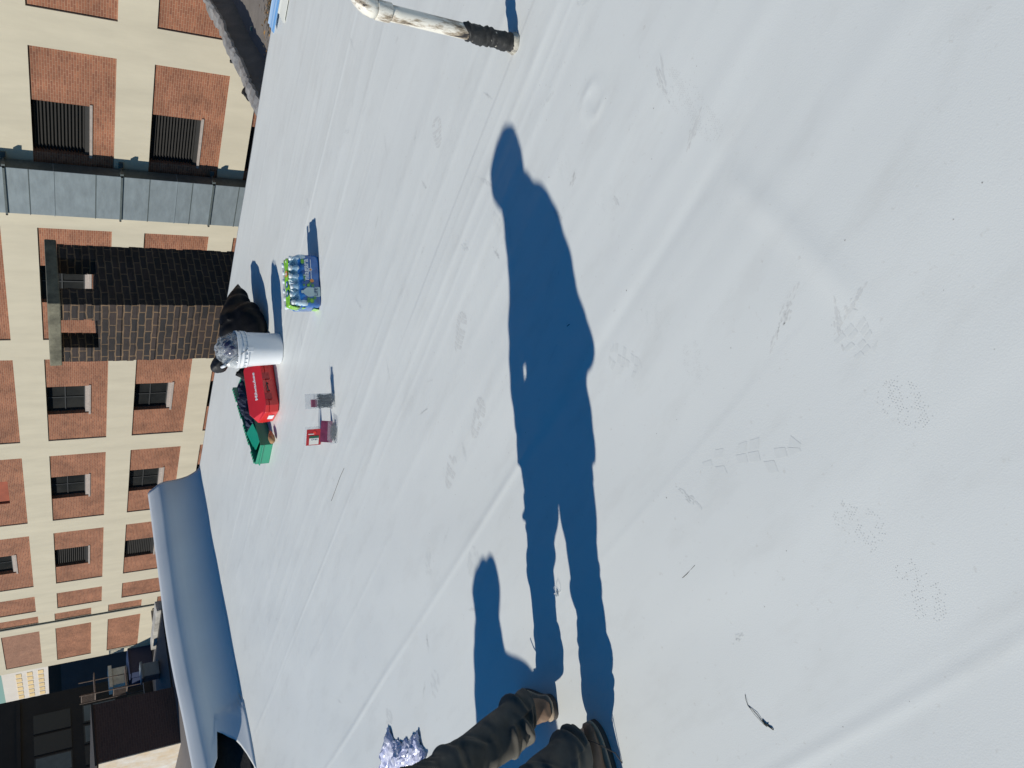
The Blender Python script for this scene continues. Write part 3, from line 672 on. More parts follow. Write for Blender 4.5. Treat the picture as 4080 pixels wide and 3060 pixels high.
bprof = [(.030, .10), (.031, .135), (.028, .150), (.018, .168), (.0135, .176), (.0135, .190)]
bmb = MB().loft([[Vector((r * math.cos(t), r * math.sin(t), z)) for t in np.linspace(0, 2 * PI, 15)[:-1]] for r, z in bprof])
cmb = MB().loft([[Vector((r * math.cos(t), r * math.sin(t), z)) for t in np.linspace(0, 2 * PI, 15)[:-1]] for r, z in ((.0165, .188), (.0168, .206), (.013, .2085))])
b0 = bmb.build('bottle', 'bottle', wpk, True); c0 = cmb.build('cap', 'cap', b0, True)
rr = random.Random(1)
first = True
for i in range(6):
    for j in range(4):
        if first: bo = b0; first = False
        else:
            bo = b0.copy(); C.objects.link(bo); bo.parent = wpk; cc = c0.copy(); C.objects.link(cc); cc.parent = bo
        bo.location = (-LX + .032 + i * .0632, -LY + .032 + j * .0642, rr.uniform(-.004, .005)); bo.rotation_euler = (rr.uniform(-.05, .05), rr.uniform(-.05, .05), 0)
# clear skin over the shoulders
rings = [scal(.149, .008, .003), scal(.163, .012, .006), scal(.185, .022, .008), scal(.205, .034, .008)]
sk = MB().loft(rings, cap=False).jitter(.003, 8, 40).build('clear_wrap', mat('bluish_shrink_film', (.22, .45, .66), .1, 0, 1, .006, 30, spec=.9, alpha=.42, coat=.5), wpk, True)
# green band over the tops
n1, n2_ = 60, 12; bv = []; bf = []
for i in range(n1):
    x = -LX - .004 + (2 * LX - .02) * i / (n1 - 1)
    for j in range(n2_):
        y = -.088 + .105 * j / (n2_ - 1)
        z = .2125 + .004 * math.sin(x * 100) * math.cos(y * 90) + .002 * math.sin(x * 37 + y * 60)
        if i < 4: z -= (4 - i) ** 1.6 * .0075
        bv.append((x, y, z)); 
for i in range(n1 - 1):
    for j in range(n2_ - 1): bf.append((i * n2_ + j, (i + 1) * n2_ + j, (i + 1) * n2_ + j + 1, i * n2_ + j + 1))
band = MB().add(bv, bf).build('green_band', 'lime', wpk, True, fixn=False)
band.modifiers.new('S', 'SOLIDIFY').thickness = .001
def disc(mb, cx, cz, rx, rz_, y, mi=0, n=18): return mb.add([(cx + rx * math.cos(2 * PI * k / n), y, cz + rz_ * math.sin(2 * PI * k / n)) for k in range(n)], [tuple(range(n))], mi)
ov = MB()
for cx, m_ in ((.055, 0), (-.02, 1), (-.085, 1)):
    for rx, ry, q, dz_ in ((.024, .030, m_, 0), (.010, .014, 2, .0015)):
        ov.add([(cx + rx * math.cos(2 * PI * k / 16), -.055 + ry * math.sin(2 * PI * k / 16), .2195 + dz_) for k in range(16)], [tuple(range(16))], q)
ov.build('band_print', ['orange', mat('navy_print', (.03, .14, .32), .3), 'print'], band, fixn=False)
# green ends of the band on the sunlit short side
ge = MB(); ge.add([(-LX - .006, -.10, .05), (-LX - .006, .02, .03), (-LX - .007, .05, .0), (-LX - .007, -.06, .0)], [(0, 1, 2, 3)])
ge.add([(-LX - .006, -.11, .11), (-LX - .004, .0, .12), (-LX + .02, .03, .185), (-LX + .012, -.10, .19)], [(0, 1, 2, 3)]); ge.jitter(.002, 3, 40).build('end_flap', 'lime', wpk, fixn=False)
yf = -LY - .0058
def face_text(txt, size, x, z, m_, name='lettering', parent=wpk, bold=0.0, shear=0):
    t = text_mb(txt, size, .0006, bold=bold, shear=shear); t.xf(Matrix.Translation((x, yf - .001, z)) @ Matrix.Rotation(PI / 2, 4, 'X')); return t.build(name, m_, parent, fixn=False)
face_text('niagara', .053, .003, .083, 'print', bold=.0012)
pr2 = MB()
pr2.box((-.002, yf - .0012, .062), (.150, yf - .0004, .067), 0)
disc(pr2, .077, .0655, .011, .0105, yf - .0016, 0); disc(pr2, .077, .0655, .0075, .007, yf - .0022, 1)
disc(pr2, -.002, .062, .013, .014, yf - .0022, 1)
disc(pr2, .135, .122, .019, .0135, yf - .0014, 2)
for cx, cz, r_ in ((-.035, .088, .013), (-.034, .120, .009), (-.036, .058, .012), (-.145, .070, .020), (-.133, .092, .012), (-.150, .094, .011), (-.125, .047, .012), (-.02, .075, .009), (.02, .112, .011), (.035, .114, .008), (.0, .113, .006)):
    disc(pr2, cx, cz, r_, r_ * .9, yf - .0013, 2)
for cx, cz, r_ in ((-.035, .088, .0085), (-.145, .070, .012)): disc(pr2, cx, cz, r_, r_ * .9, yf - .0018, 3)
bt = [(-.112, .006), (-.050, .006), (-.046, .02), (-.052, .05), (-.050, .098), (-.062, .116), (-.072, .124), (-.073, .142), (-.092, .142), (-.093, .124), (-.104, .114), (-.117, .095), (-.114, .05), (-.118, .02)]
pr2.add([(x, yf - .0024, z) for x, z in bt], [tuple(range(len(bt)))], 4)
pr2.build('print', ['print', 'orange', 'lime_dull', 'lime', 'pale_print'], wpk, fixn=False)
yf -= .0018
MAT['navy'] = mat('navy_lettering', (.02, .06, .16), .4)
face_text('LIFE', .034, -.1105, .026, 'navy', bold=.0006); face_text('24', .022, .124, .115, 'lime', bold=.0004)

# ---- white bucket stuffed with clear film
bk = thing('bucket', (-4.895, 4.56, .001), 0, 'white plastic bucket with ribbed rim, overflowing with crumpled clear film and rubbish', 'bucket')
MAT['bucket'] = mat('white_bucket_plastic', (0.74, 0.76, 0.79), 0.35, 0.03, 5, coat=.2)
bp_pts = [(.118, .0), (.128, .004), (.131, .012), (.144, .285), (.152, .286), (.152, .293), (.1455, .296), (.1465, .318), (.155, .319), (.155, .327), (.148, .330), (.149, .352), (.157, .353), (.157, .368), (.149, .370), (.146, .366), (.126, .02), (.0, .018)]
NB = 48
bmb = MB(); bmb.loft([[Vector((r * math.cos(2 * PI * k / NB), r * math.sin(2 * PI * k / NB), z)) for k in range(NB)] for r, z in bp_pts if r > 0], cap=True)
bb_ = bmb.build('tub', 'bucket', bk, True); bb_.modifiers.new('E', 'EDGE_SPLIT').split_angle = rad(50)
rbs = MB()
for k in range(24):
    a = 2 * PI * k / 24; rbs.box((-.0015, -.004, .297), (.0015, .004, .317)); m4 = Matrix.Rotation(a, 4, 'Z') @ Matrix.Translation((0, .149, 0)); rbs.xf(m4, len(rbs.v) - 8)
rbs.build('rim_ribs', 'bucket', bk)
def hpt(a): return Vector((.732 * .156 * math.cos(a) - .682 * .14 * math.sin(a), -.682 * .156 * math.cos(a) - .732 * .14 * math.sin(a), .30 + .175 * math.sin(a)))
ha = MB().tube([hpt(PI * k / 24) for k in range(25)], .0028, n=6).build('handle', mat('steel_wire', (.45, .43, .42), .35, metal=.8), bk, True)
MB().tube([hpt(a) for a in np.linspace(PI * .36, PI * .60, 8)], .0125, n=12).build('grip', 'bucket', ha, True)
MB().box((.143, -.02, .25), (.156, .02, .30)).xf(Matrix.Rotation(rad(-43), 4, 'Z')).build('ear', 'bucket', bk, bevel=.004)
def crumple(nu, nv, fn, seed, amp, name, m_, parent, thick=0):
    r_ = random.Random(seed); v = []
    for i in range(nu):
        for j in range(nv):
            p = fn(i / (nu - 1), j / (nv - 1)); v.append(tuple(c + r_.uniform(-amp, amp) for c in p))
    f = [(i * nv + j, (i + 1) * nv + j, (i + 1) * nv + j + 1, i * nv + j + 1) for i in range(nu - 1) for j in range(nv - 1)]
    o = MB().add(v, f).build(name, m_, parent, False, fixn=False)
    if thick: o.modifiers.new('S', 'SOLIDIFY').thickness = thick
    return o
def dome(rx, ry, rz_, cx, cy, cz):
    return lambda u, v: (cx + rx * math.cos(2 * PI * u) * math.sin(PI * .62 * v + .02), cy + ry * math.sin(2 * PI * u) * math.sin(PI * .62 * v + .02), cz + rz_ * math.cos(PI * .62 * v + .02))
# things are thrown in loosely: local -x looks to the left of the photo, +y away
crumple(26, 13, dome(.145, .145, .19, -.0, .01, .33), 2, .011, 'clear_film', 'clear', bk)
crumple(22, 11, dome(.12, .12, .17, .02, .0, .32), 12, .012, 'clear_film', mat('shiny_clear_film', (.75, .78, .82), .05, 0, 1, .003, 30, spec=1.0, alpha=.25), bk)
crumple(20, 10, dome(.10, .10, .20, -.03, -.04, .31), 3, .012, 'clear_film', 'clear', bk)
crumple(16, 9, dome(.06, .06, .10, -.06, -.07, .37), 4, .010, 'white_film', mat('milky_film', (.72, .74, .74), .2, 0, 1, .003, 30, alpha=.8), bk)
MB().ellip((.045, -.01, .40), (.085, .085, .085)).jitter(.007, 3, 25).build('navy_wrapper', mat('navy_wrapper', (.035, .035, .075), .2, .3, 15, .004, 25), bk, True)
MB().ellip((-.03, -.02, .435), (.028, .03, .022)).jitter(.005, 3, 40).build('blue_wrapper', mat('bright_blue_wrapper', (.02, .05, .55), .3), bk)
MB().ellip((.0, .05, .40), (.08, .07, .10)).jitter(.008, 5, 22).build('grey_wrapper', mat('grey_wrapper', (.14, .14, .14), .25, .5, 15, .004, 25), bk, True)
lump = MB().ellip((-.125, -.045, .475), (.078, .078, .066)).ellip((-.09, -.03, .42), (.06, .05, .06)); lump.jitter(.010, 6, 24).build('black_bag_knot', 'blackbag' if 'blackbag' in MAT else mat('black_film', (.008, .008, .010), .6, 0, 1, .010, 18), bk, True)

# ---- black rubbish bag with a peaked top
MAT['blackbag'] = mat('black_bin_bag', (0.006, 0.006, 0.007), 0.55, 0.3, 6, 0.010, 9, spec=.16)
bag = thing('rubbish_bag', (-5.22, 5.12, 0), 0, 'black plastic rubbish bag slumped behind the white bucket, one corner drawn out to a point', 'bag')
mb_ = MB().ellip((0, 0, .13), (.26, .24, .16)).ellip((-.05, .02, .22), (.17, .18, .13)).ellip((.06, -.1, .10), (.2, .17, .11))
mb_.tube([(-.02, .0, .19), (.0, .22, .17), (.03, .40, .15), (.05, .55, .125)], [.19, .15, .085, .006], n=14)
def bagd(co, no):
    w = math.sin(14 * co.x + 5 * math.sin(9 * co.y)) * math.sin(13 * co.z + 8 * co.y) * .010 + math.sin(34 * co.y + 21 * co.x + 7 * co.z) * .003
    p = co + no * w; p.z = max(p.z, .002); return p
remeshed(mb_, 'bag', 'blackbag', .016, bag, 5, bagd)
# ---- black plastic heap between bucket and green tub
heap = thing('black_tarp', (-5.62, 4.98, 0), rad(20), 'crumpled heap of black plastic lying between the white bucket and the green tub', 'plastic sheet')
crumple(22, 12, lambda u, v: (-.21 + .42 * u, -.14 + .28 * v, .006 + .17 * math.sin(PI * u) ** .7 * math.sin(PI * v) ** .6 + .03 * math.sin(14 * u + 5 * v)), 7, .010, 'sheet', 'blackbag', heap, .002)
# ---- green tub
tb = thing('green_tub', (-5.90, 4.66, .002), rad(95), 'long open green plastic tub with notched rims, holding dark cloth, behind the red case', 'tub')
MAT['green'] = mat('green_plastic', (0.012, 0.27, 0.155), 0.35, 0.08, 6, coat=.2)
tbm = MB(); l_, w_, th = .50, .13, .006
def wallq(p, q, h0, h1, hb=0.0):
    (x0, y0), (x1, y1) = p, q; dx, dy = x1 - x0, y1 - y0; L = math.hypot(dx, dy); nx_, ny__ = -dy / L * th, dx / L * th
    tbm.add([(x0, y0, hb), (x1, y1, hb), (x1, y1, h1), (x0, y0, h0), (x0 + nx_, y0 + ny__, hb), (x1 + nx_, y1 + ny__, hb), (x1 + nx_, y1 + ny__, h1), (x0 + nx_, y0 + ny__, h0)],
            [(0, 1, 2, 3), (7, 6, 5, 4), (3, 2, 6, 7), (0, 3, 7, 4), (1, 5, 6, 2)])
wallq((-l_, -w_), (l_, -w_), .11, .10); wallq((l_, -w_), (l_, w_), .07, .11); wallq((l_, w_), (-l_, w_), .15, .125); wallq((-l_, w_), (-l_, -w_), .125, .11)
tbm.box((-l_, -w_, 0), (l_, w_, .006))
for k in range(26):
    if k in (4, 5, 13, 14, 20): continue
    x = -l_ + .02 + k * .0375; tbm.box((x, w_ - .012, .120 + .025 * (x + l_) / (2 * l_)), (x + .022, w_ + .010, .134 + .025 * (x + l_) / (2 * l_)))
tbm.box((-l_ - .012, -w_ - .008, .080), (-l_ - .001, w_ + .008, .092))
tbm.build('tub', 'green', tb, bevel=.002)
MB().add([(-.40, -.10, .09), (-.22, -.12, .125), (-.14, .10, .14), (-.36, .11, .10), (-.40, -.10, .084), (-.22, -.12, .119), (-.14, .10, .134), (-.36, .11, .094)], [(0, 1, 2, 3), (7, 6, 5, 4), (0, 4, 5, 1), (1, 5, 6, 2), (2, 6, 7, 3), (3, 7, 4, 0)]).build('lid_flap', 'green', tb, bevel=.002)
cl = crumple(26, 12, lambda u, v: (-.26 + .74 * u, -.10 + .20 * v, .04 + .10 * math.sin(PI * u) ** .5 * math.sin(PI * v) ** .5 + .02 * math.sin(17 * u + 8 * v)), 11, .009, 'dark_cloth', mat('navy_work_cloth', (.03, .04, .075), .9, .3, 9), None, .003)
cl.location = (-5.90, 4.66, .012); cl.rotation_euler = (0, 0, rad(95)); tag(cl, 'rumpled navy and black cloth heaped inside the green tub', 'cloth')
gv = MB().ellip((0, 0, .03), (.05, .035, .03)).ellip((.045, .012, .03), (.04, .012, .014)).ellip((.045, -.016, .03), (.038, .011, .013)); go = gv.jitter(.003, 2, 40).build('work_glove', mat('tan_leather', (.38, .22, .10), .8, .2, 20), None, True); go.location = (-5.60, 4.14, .01); go.rotation_euler = (0, 0, rad(100))
tag(go, 'small tan leather glove between the red case and the green tub', 'glove')
# ---- red tool case
rc = thing('red_case', (-5.345, 4.535, .004), rad(73), 'red plastic tool case with white lettering on its sloping lid, leaning by the bucket', 'tool case')
MAT['red'] = mat('red_plastic', (0.62, 0.022, 0.022), 0.33, 0.08, 6, coat=.25)
def oct_(x, y, c): return [(-x + c, -y), (x - c, -y), (x, -y + c), (x, y - c), (x - c, y), (-x + c, y), (-x, y - c), (-x, -y + c)]
bx = MB(); rings = []
for z, x, y, c, tl in ((.0, .285, .150, .05, 0), (.01, .295, .162, .05, 0), (.085, .30, .168, .05, 0)): rings.append([(a, b_, z) for a, b_ in oct_(x, y, c)])
bx.loft(rings).build('base', 'red', rc, bevel=.004)
lr = []
for z, x, y, c, tl in ((.088, .302, .170, .05, 0), (.125, .300, .168, .05, .05), (.150, .270, .142, .06, .30)): lr.append([(a, b_, z + tl * b_) for a, b_ in oct_(x, y, c)])
lid = MB().loft(lr).build('lid', 'red', rc, bevel=.004)
MAT['latch'] = mat('dark_red_plastic', (.33, .015, .018), .4)
for x in (-.17, .02, .17): MB().box((x - .03, -.178, .055), (x + .03, -.1705, .115)).build('latch', 'latch', rc, bevel=.002)
MB().tube([(-.12, -.170, .07), (-.12, -.19, .085), (-.05, -.19, .09), (-.05, -.170, .075)], .006, n=8).build('carry_handle', mat('black_rubber', (.02, .02, .02), .6), rc, True)
tm = text_mb('Milwaukee', .062, .0006, bold=.0010, shear=.25)
sl = math.atan(.30)
tm.xf(Matrix.Translation((-.145, -.03, .150 - .03 * .30 + .0015)) @ Matrix.Rotation(sl, 4, 'X')); tm.build('lettering', 'print', rc, fixn=False)
MB().box((-.3035, -.05, .03), (-.3005, .03, .075)).build('label', 'print', rc)

# ---- three packs of screws
MAT['screws'] = mat('dark_zinc_screws', (.07, .08, .085), .35, .5, 60, metal=.6)
MAT['card_red'] = mat('red_card', (.42, .012, .02), .35, .12, 30); MAT['card_white'] = mat('white_label', (.72, .72, .68), .5); MAT['card_green'] = mat('dark_green_label_band', (.01, .10, .06), .5); MAT['purple'] = mat('purple_red_card', (.24, .05, .10), .35, .3, 25)
def screws(n, L, box_, seed, name, parent, vert=False):
    r_ = random.Random(seed); mb = MB()
    for _ in range(n):
        c = Vector([r_.uniform(a, b_) for a, b_ in box_])
        d_ = Vector((r_.gauss(0, .25), r_.gauss(0, .15), 1)).normalized() if vert else Vector((1, r_.gauss(0, .3), r_.gauss(0, .15))).normalized()
        d_ *= r_.choice([-1, 1]); a, b_ = c - d_ * L / 2, c + d_ * L / 2
        mb.tube([a, b_, b_ + d_ * .001, b_ + d_ * .003], [.0022, .0022, .005, .005], n=6)
    return mb.build(name, 'screws', parent, False)
p1 = thing('screw_pack', (-4.11, 3.33, .001), rad(50), 'clear pack of long dark screws standing upright, behind the red carded pack', 'screw pack')
MB().box((-.050, -.035, 0), (.050, .035, .135)).build('clear_box', 'clear', p1, bevel=.004)
screws(90, .085, ((-.042, .042), (-.028, .028), (.052, .07)), 3, 'screws', p1, True)
MB().box((-.040, -.020, .122), (.012, .010, .158)).build('header_card', 'purple', p1); MB().box((-.052, .036, .0), (.052, .038, .19)).build('clear_tab', 'clear', p1)
p2 = thing('screw_pack', (-4.535, 3.345, .001), rad(30), 'pack of screws with a red card and white label facing the camera', 'screw pack')
MB().box((-.068, -.012, .004), (.068, .030, .115)).build('clear_box', 'clear', p2, bevel=.004)
MB().box((-.062, -.0185, .004), (.064, -.0165, .112)).build('red_card', 'card_red', p2)
lbm = MB().box((-.056, -.0205, .022), (-.006, -.0192, .092), 0).box((-.006, -.0205, .022), (.012, -.0192, .092), 1); lbm.build('label', ['card_white', 'card_green'], p2)
l2 = MB(); disc(l2, .036, .055, .013, .012, -.0205, 0); l2.box((.024, -.0206, .058), (.030, -.0190, .100), 1); l2.build('picture', [mat('bright_red', (.7, .03, .02), .4), 'card_white'], p2)
tm = text_mb('1/4 x 2', .016, .0004, bold=.0003); tm.xf(Matrix.Translation((-.012, -.0212, .03)) @ Matrix.Rotation(PI / 2, 4, 'X') @ Matrix.Rotation(PI / 2, 4, 'Z')); tm.build('lettering', 'navy', p2, fixn=False)
p3 = thing('screw_pack', (-4.245, 3.15, .001), rad(35), 'low clear pack of loose screws with a leaning purple-red card, nearest of the three packs', 'screw pack')
MB().box((-.07, -.045, 0), (.07, .045, .045)).build('clear_box', 'clear', p3, bevel=.004)
screws(42, .06, ((-.035, .035), (-.035, .035), (.006, .028)), 5, 'screws', p3)
cd = MB().box((-.075, -.0012, 0), (.075, .0012, .085)); cd.xf(Matrix.Translation((-.012, .052, .003)) @ Matrix.Rotation(rad(-25), 4, 'X') @ Matrix.Rotation(rad(14), 4, 'Z')); cd.build('header_card', 'purple', p3)

# ---- crumpled film by the leg
rg = thing('crumpled_film', (-4.62, 1.13, 0), rad(0), 'crumpled bluish white plastic film with two pointed corners, lying behind the trouser leg', 'plastic film')
MAT['ragfilm'] = mat('blue_tinted_film', (.30, .34, .60), .22, 0, 13, .004, 20, col2=(.86, .85, .90), stretch=(1, 1, 3))
def ragf(u, v):
    top_ = 3010 - 105 * math.exp(-((u - .08) / .10) ** 2) - 62 * math.exp(-((u - .30) / .16) ** 2) - 88 * math.exp(-((u - .72) / .20) ** 2) - 32 * math.exp(-((u - .80) / .03) ** 2) - 30 * math.exp(-((u - .5) / .06) ** 2)
    x, y = ground_px(1535 + 165 * u + 10 * math.sin(7 * v), top_ + (3150 - top_) * v)
    z = .004 + .035 * math.sin(PI * min(1, v * 1.6 + .02)) * (.55 + .45 * math.sin(19 * u + 3 * v)) + .02 * abs(math.sin(31 * u - 8 * v)) * min(1, 3 * v)
    return x + 4.62, y - 1.13, max(.002, z)
crumple(56, 22, ragf, 5, .0065, 'film', 'ragfilm', rg)
# ---- tiny bits
ps = thing('plastic_scrap', (-2.515, 1.0, .002), 0, 'tiny curled scrap of clear plastic beside the shadow of a leg', 'scrap')
MB().tube([(0.0, 0.0, .004), (.01, .012, .016), (.028, .014, .02), (.034, .0, .012), (.026, -.012, .005), (.008, -.01, .004), (.0, .0, .006)], .0022, n=8).build('curl', 'clear', ps, True)
MB().tube([(-.015, -.012, .004), (-.004, -.004, .014), (.006, -.002, .006), (-.006, -.016, .003)], .0025, n=8).build('curl', mat('grey_blue_plastic', (.25, .30, .36), .3), ps, True)
def px_path(pts, h=.0025): return [(*ground_px(x, y), h + (k % 2) * .0015) for k, (x, y) in enumerate(pts)]
MAT['twig'] = mat('dark_dry_stalk', (.05, .05, .04), .8)
tw_ = MB(); tw_.tube(px_path([(2971, 2766), (2975, 2785), (2982, 2810)]), .0007, n=5); tw_.tube(px_path([(2982, 2810), (3020, 2843), (3045, 2880), (3060, 2895)]), .0008, n=5); tw_.tube(px_path([(2982, 2810), (3010, 2845), (3040, 2880), (3060, 2895)]), .0006, n=5)
tw_.tube(px_path([(3040, 2866), (3050, 2882), (3064, 2892), (3082, 2905)]), [.0015, .0028, .0022, .001], n=6); tw_.tube(px_path([(3052, 2886), (3064, 2884)]), .0014, n=5); tw_.tube(px_path([(3062, 2890), (3078, 2900), (3084, 2908)]), .0014, n=5)
tag(tw_.build('grass_stalk', 'twig'), 'thin dry grass stalk with a dark seed head lying on the white roof', 'stalk')
t2 = MB().tube(px_path([(2722, 2302), (2740, 2287), (2752, 2272), (2772, 2252)]), [.0011, .0009, .0007, .0006], n=5); tag(t2.build('twig', 'twig'), 'short bent twig lying alone on the white roof, right of the long shadow', 'twig')
t3 = MB().tube(px_path([(1372, 1866), (1357, 1900), (1340, 1945), (1322, 1996)]), .0012, n=5); tag(t3.build('thread', 'twig'), 'thin dark thread lying straight on the roof between the screw packs and the standing man', 'thread')
t4 = MB().tube(px_path([(2262, 1300), (2272, 1292)]), .0016, n=5); tag(t4.build('grit', 'twig'), 'tiny dark splinter lying inside the shadow of the torso', 'splinter')

# ================================================================== PEOPLE
MAT['trousers'] = mat('khaki_grey_work_trousers', (0.098, 0.090, 0.076), 0.95, 0.22, 9, 0.060, 6.0, stretch=(1, 1, 1.7))
for n_ in MAT['trousers'].node_tree.nodes:
    if n_.type == 'TEX_NOISE' and abs(n_.inputs['Scale'].default_value - 6.0) < .01:
        n_.noise_type = 'RIDGED_MULTIFRACTAL'; n_.inputs['Detail'].default_value = 2.5; n_.inputs['Distortion'].default_value = .8
MAT['boot'] = mat('worn_brown_leather', (0.16, 0.095, 0.06), 0.7, 0, 11, 0.0008, 90, col2=(0.30, 0.19, 0.125))
MAT['sole'] = mat('dark_rubber_sole', (0.06, 0.05, 0.045), 0.8, 0.2, 30)
MAT['welt'] = mat('tan_boot_welt', (0.40, 0.31, 0.22), 0.8, 0.15, 30)
MAT['lace'] = mat('dark_lace', (0.05, 0.04, 0.035), 0.9)
MAT['jacket'] = mat('dark_hooded_jacket', (0.05, 0.055, 0.065), 0.9, 0.2, 8)
MAT['skin'] = mat('skin', (0.45, 0.27, 0.19), 0.55, 0.05, 10)
MAT['hair'] = mat('dark_hair', (0.03, 0.02, 0.015), 0.8)
WV = Vector((-S2[1], S2[0], 0)); SV = Vector((S2[0], S2[1], 0))
DZ = ([0, .085, .2, .35, .5, .72, 3], [0, 0, .03, .07, .13, .185, .20])
def body_pt(O, w, s_, z):
    # z is measured along the shadow for an upright body; the real body leans a little into the sun
    a = .946 * z; q = a
    for _ in range(12):
        dl = float(np.interp(q, *DZ)) * (1 if O[0] > -3.5 else .7); q = a + .713 * dl
    return Vector((O[0], O[1], 0)) + WV * w + SV * (s_ - dl) + Vector((0, 0, q))
def chain(mb, pts, r, n=14):
    mb.tube(pts, r, n=n)
    for p, q in zip(pts, r if hasattr(r, '__len__') else [r] * len(pts)): mb.ellip(p, (q, q, q), nu=12, nv=8)
def ring_w(O, z, w0, w1, s0, s1, n=28, p=2.3, hem=0.0):
    cw, cs, a, b = (w0 + w1) / 2, (s0 + s1) / 2, abs(w1 - w0) / 2, abs(s1 - s0) / 2; out = []
    for k in range(n):
        t = 2 * PI * k / n; c, s_ = math.cos(t), math.sin(t); r = (abs(c) ** p + abs(s_) ** p) ** (-1 / p)
        sl = cs + b * s_ * r; out.append(body_pt(O, cw + a * c * r, sl, z + hem * max(0, -sl)))
    return out
def boot(parent, heel, ang, L, seed, ankle):
    """heel = ground point under the heel, ang = direction of the toe"""
    ca, sa = math.cos(rad(ang)), math.sin(rad(ang))
    def P(l, u, z): return Vector((heel[0] + l * ca - u * sa, heel[1] + l * sa + u * ca, z))
    rings = []
    for t, w, h, zb in ((0.0, .026, .060, .012), (.05, .037, .085, .008), (.16, .041, .118, .006), (.30, .040, .122, .006), (.45, .041, .098, .006), (.60, .046, .078, .006), (.74, .050, .068, .006), (.86, .047, .058, .006), (.95, .036, .046, .010), (1.0, .014, .030, .018)):
        r = []
        for k in range(16):
            a = 2 * PI * k / 16; w = w * 1.0; z = .020 + zb + (h - .02 - zb) * (.5 + .5 * math.sin(a)); w_ = w * (abs(math.cos(a)) ** .7) * (1 if math.cos(a) > 0 else -1)
            if math.sin(a) > 0: w_ *= 1 - .22 * math.sin(a)
            r.append(P(t * L, w_ * 1.14, z))
        rings.append(r)
    mb = MB().loft(rings)
    an = Vector(ankle); mb.tube([P(.20 * L, 0, .07), (P(.22 * L, 0, .11) + Vector((an.x, an.y, .11))) / 2, Vector((an.x, an.y, .16)), Vector((an.x, an.y, .21))], [.050, .050, .050, .052], n=20)
    def dp(co, no): return co + no * (.0016 * math.sin(60 * co.x + 40 * co.z) * math.sin(75 * co.y + 30 * co.z) + .001 * math.sin(150 * co.z + 40 * co.x))
    bo = remeshed(mb, 'boot', 'boot', .006, parent, 4, dp)
    def sw(t): return .041 * math.sqrt(max(0, 1 - ((t - .14) / .15) ** 2)) if t < .14 else (.041 - .003 * math.sin((t - .14) / .26 * PI) if t < .40 else (.041 + .012 * math.sin((t - .4) / .34 * PI / 2) if t < .74 else .053 * math.sqrt(max(0, 1 - ((t - .74) / .27) ** 2))))
    def outline(g, z, n=26):
        g += .006
        ts = [-.005 + 1.01 * k / n for k in range(n + 1)]
        l = [P(t * L, sw(min(max(t, 0), 1)) + g, z) for t in ts]; r = [P(t * L, -sw(min(max(t, 0), 1)) - g, z) for t in ts]
        return l + r[::-1]
    MB().loft([outline(.002, .0), outline(.004, .004), outline(.004, .022), outline(.002, .0225)]).build('sole', 'sole', bo, True)
    MB().loft([outline(.003, .0230), outline(.0055, .0240), outline(.0055, .0290), outline(.001, .0310)]).build('welt', 'welt', bo, True)
    lc = MB()
    for k in range(5):
        l = (.62 - .07 * k) * L; z = .082 + .011 * k
        lc.tube([P(l, -.022, z - .006), P(l - .004, 0, z + .012), P(l - .006, .022, z - .004)], .0022, n=6)
    for sgn in (-1, 1): lc.tube([P(.34 * L, 0, .13), P(.38 * L, sgn * .03, .145), P(.40 * L, sgn * .055, .125), P(.36 * L, sgn * .04, .105)], .0018, n=6)
    lc.build('lace', 'lace', bo, True)
    return bo
def folded_leg(mb, pts, radii, seed, n=96, m=170, cuff=True, squash=0.0):
    """a trouser leg as a tube with hand-placed diagonal folds, bunching above the cuff"""
    r_ = random.Random(seed); P_ = [Vector(p) for p in pts]
    zs = [p.z for p in P_]
    folds = []
    H = zs[-1] - zs[0]
    for k in range(15):                     # long diagonal drag folds
        folds.append((zs[0] + r_.uniform(.10, 1) * H, r_.uniform(0, 6.28), r_.uniform(.03, .10), r_.uniform(.009, .017), r_.uniform(.007, .014), r_.uniform(.9, 1.7)))
    for k in range(4): folds.append((zs[0] + .02 + .032 * k, r_.uniform(0, 6.28), r_.uniform(.010, .024), .020 - .003 * k, .0095, 2.0))
    folds.append((zs[0] + .07, seed * 2.0, .045, .030, .014, 1.5)); folds.append((zs[0] + .36, 1.0, .03, .016, .014, 1.3)); folds.append((zs[0] + .40, 4.0, .04, .010, .014, 1.3))
    rings = []
    for i in range(m):
        t = i / (m - 1); z = zs[0] + H * t
        j = max(q for q in range(len(zs) - 1) if zs[q] <= z + 1e-9); u = (z - zs[j]) / (zs[j + 1] - zs[j])
        uu = u * u * (3 - 2 * u); c = P_[j].lerp(P_[j + 1], u); R0 = radii[j] * (1 - uu) + radii[j + 1] * uu
        ring = []
        for k in range(n):
            a = 2 * PI * k / n; d = 0
            for z0, ph, sl, am, wd, wide in folds:
                x = z - z0 - sl * math.sin(a - ph); env = max(0, math.cos((a - ph - .9) / wide)) if abs(((a - ph - .9 + PI) % (2 * PI)) - PI) < wide * PI / 2 else 0
                xx = x / wd
                d += am * env * (math.exp(-xx * xx) - .55 * math.exp(-((xx + 1.7) / 1.0) ** 2))
            d += .0025 * math.sin(3 * a + 9 * t + seed) + .002 * math.sin(5 * a - 23 * t)
            ring.append(c + Vector(((R0 + d) * math.cos(a), (R0 + d) * math.sin(a) * (1 - squash), .012 * math.sin(a + seed) * max(0, 1 - t * 9))))
        if i == 0 and cuff: rings.append([c + (p - c) * .80 + Vector((0, 0, .022)) for p in ring]); rings.append([c + (p - c) * .97 + Vector((0, 0, .002)) for p in ring])
        rings.append(ring)
    mb.loft(rings)

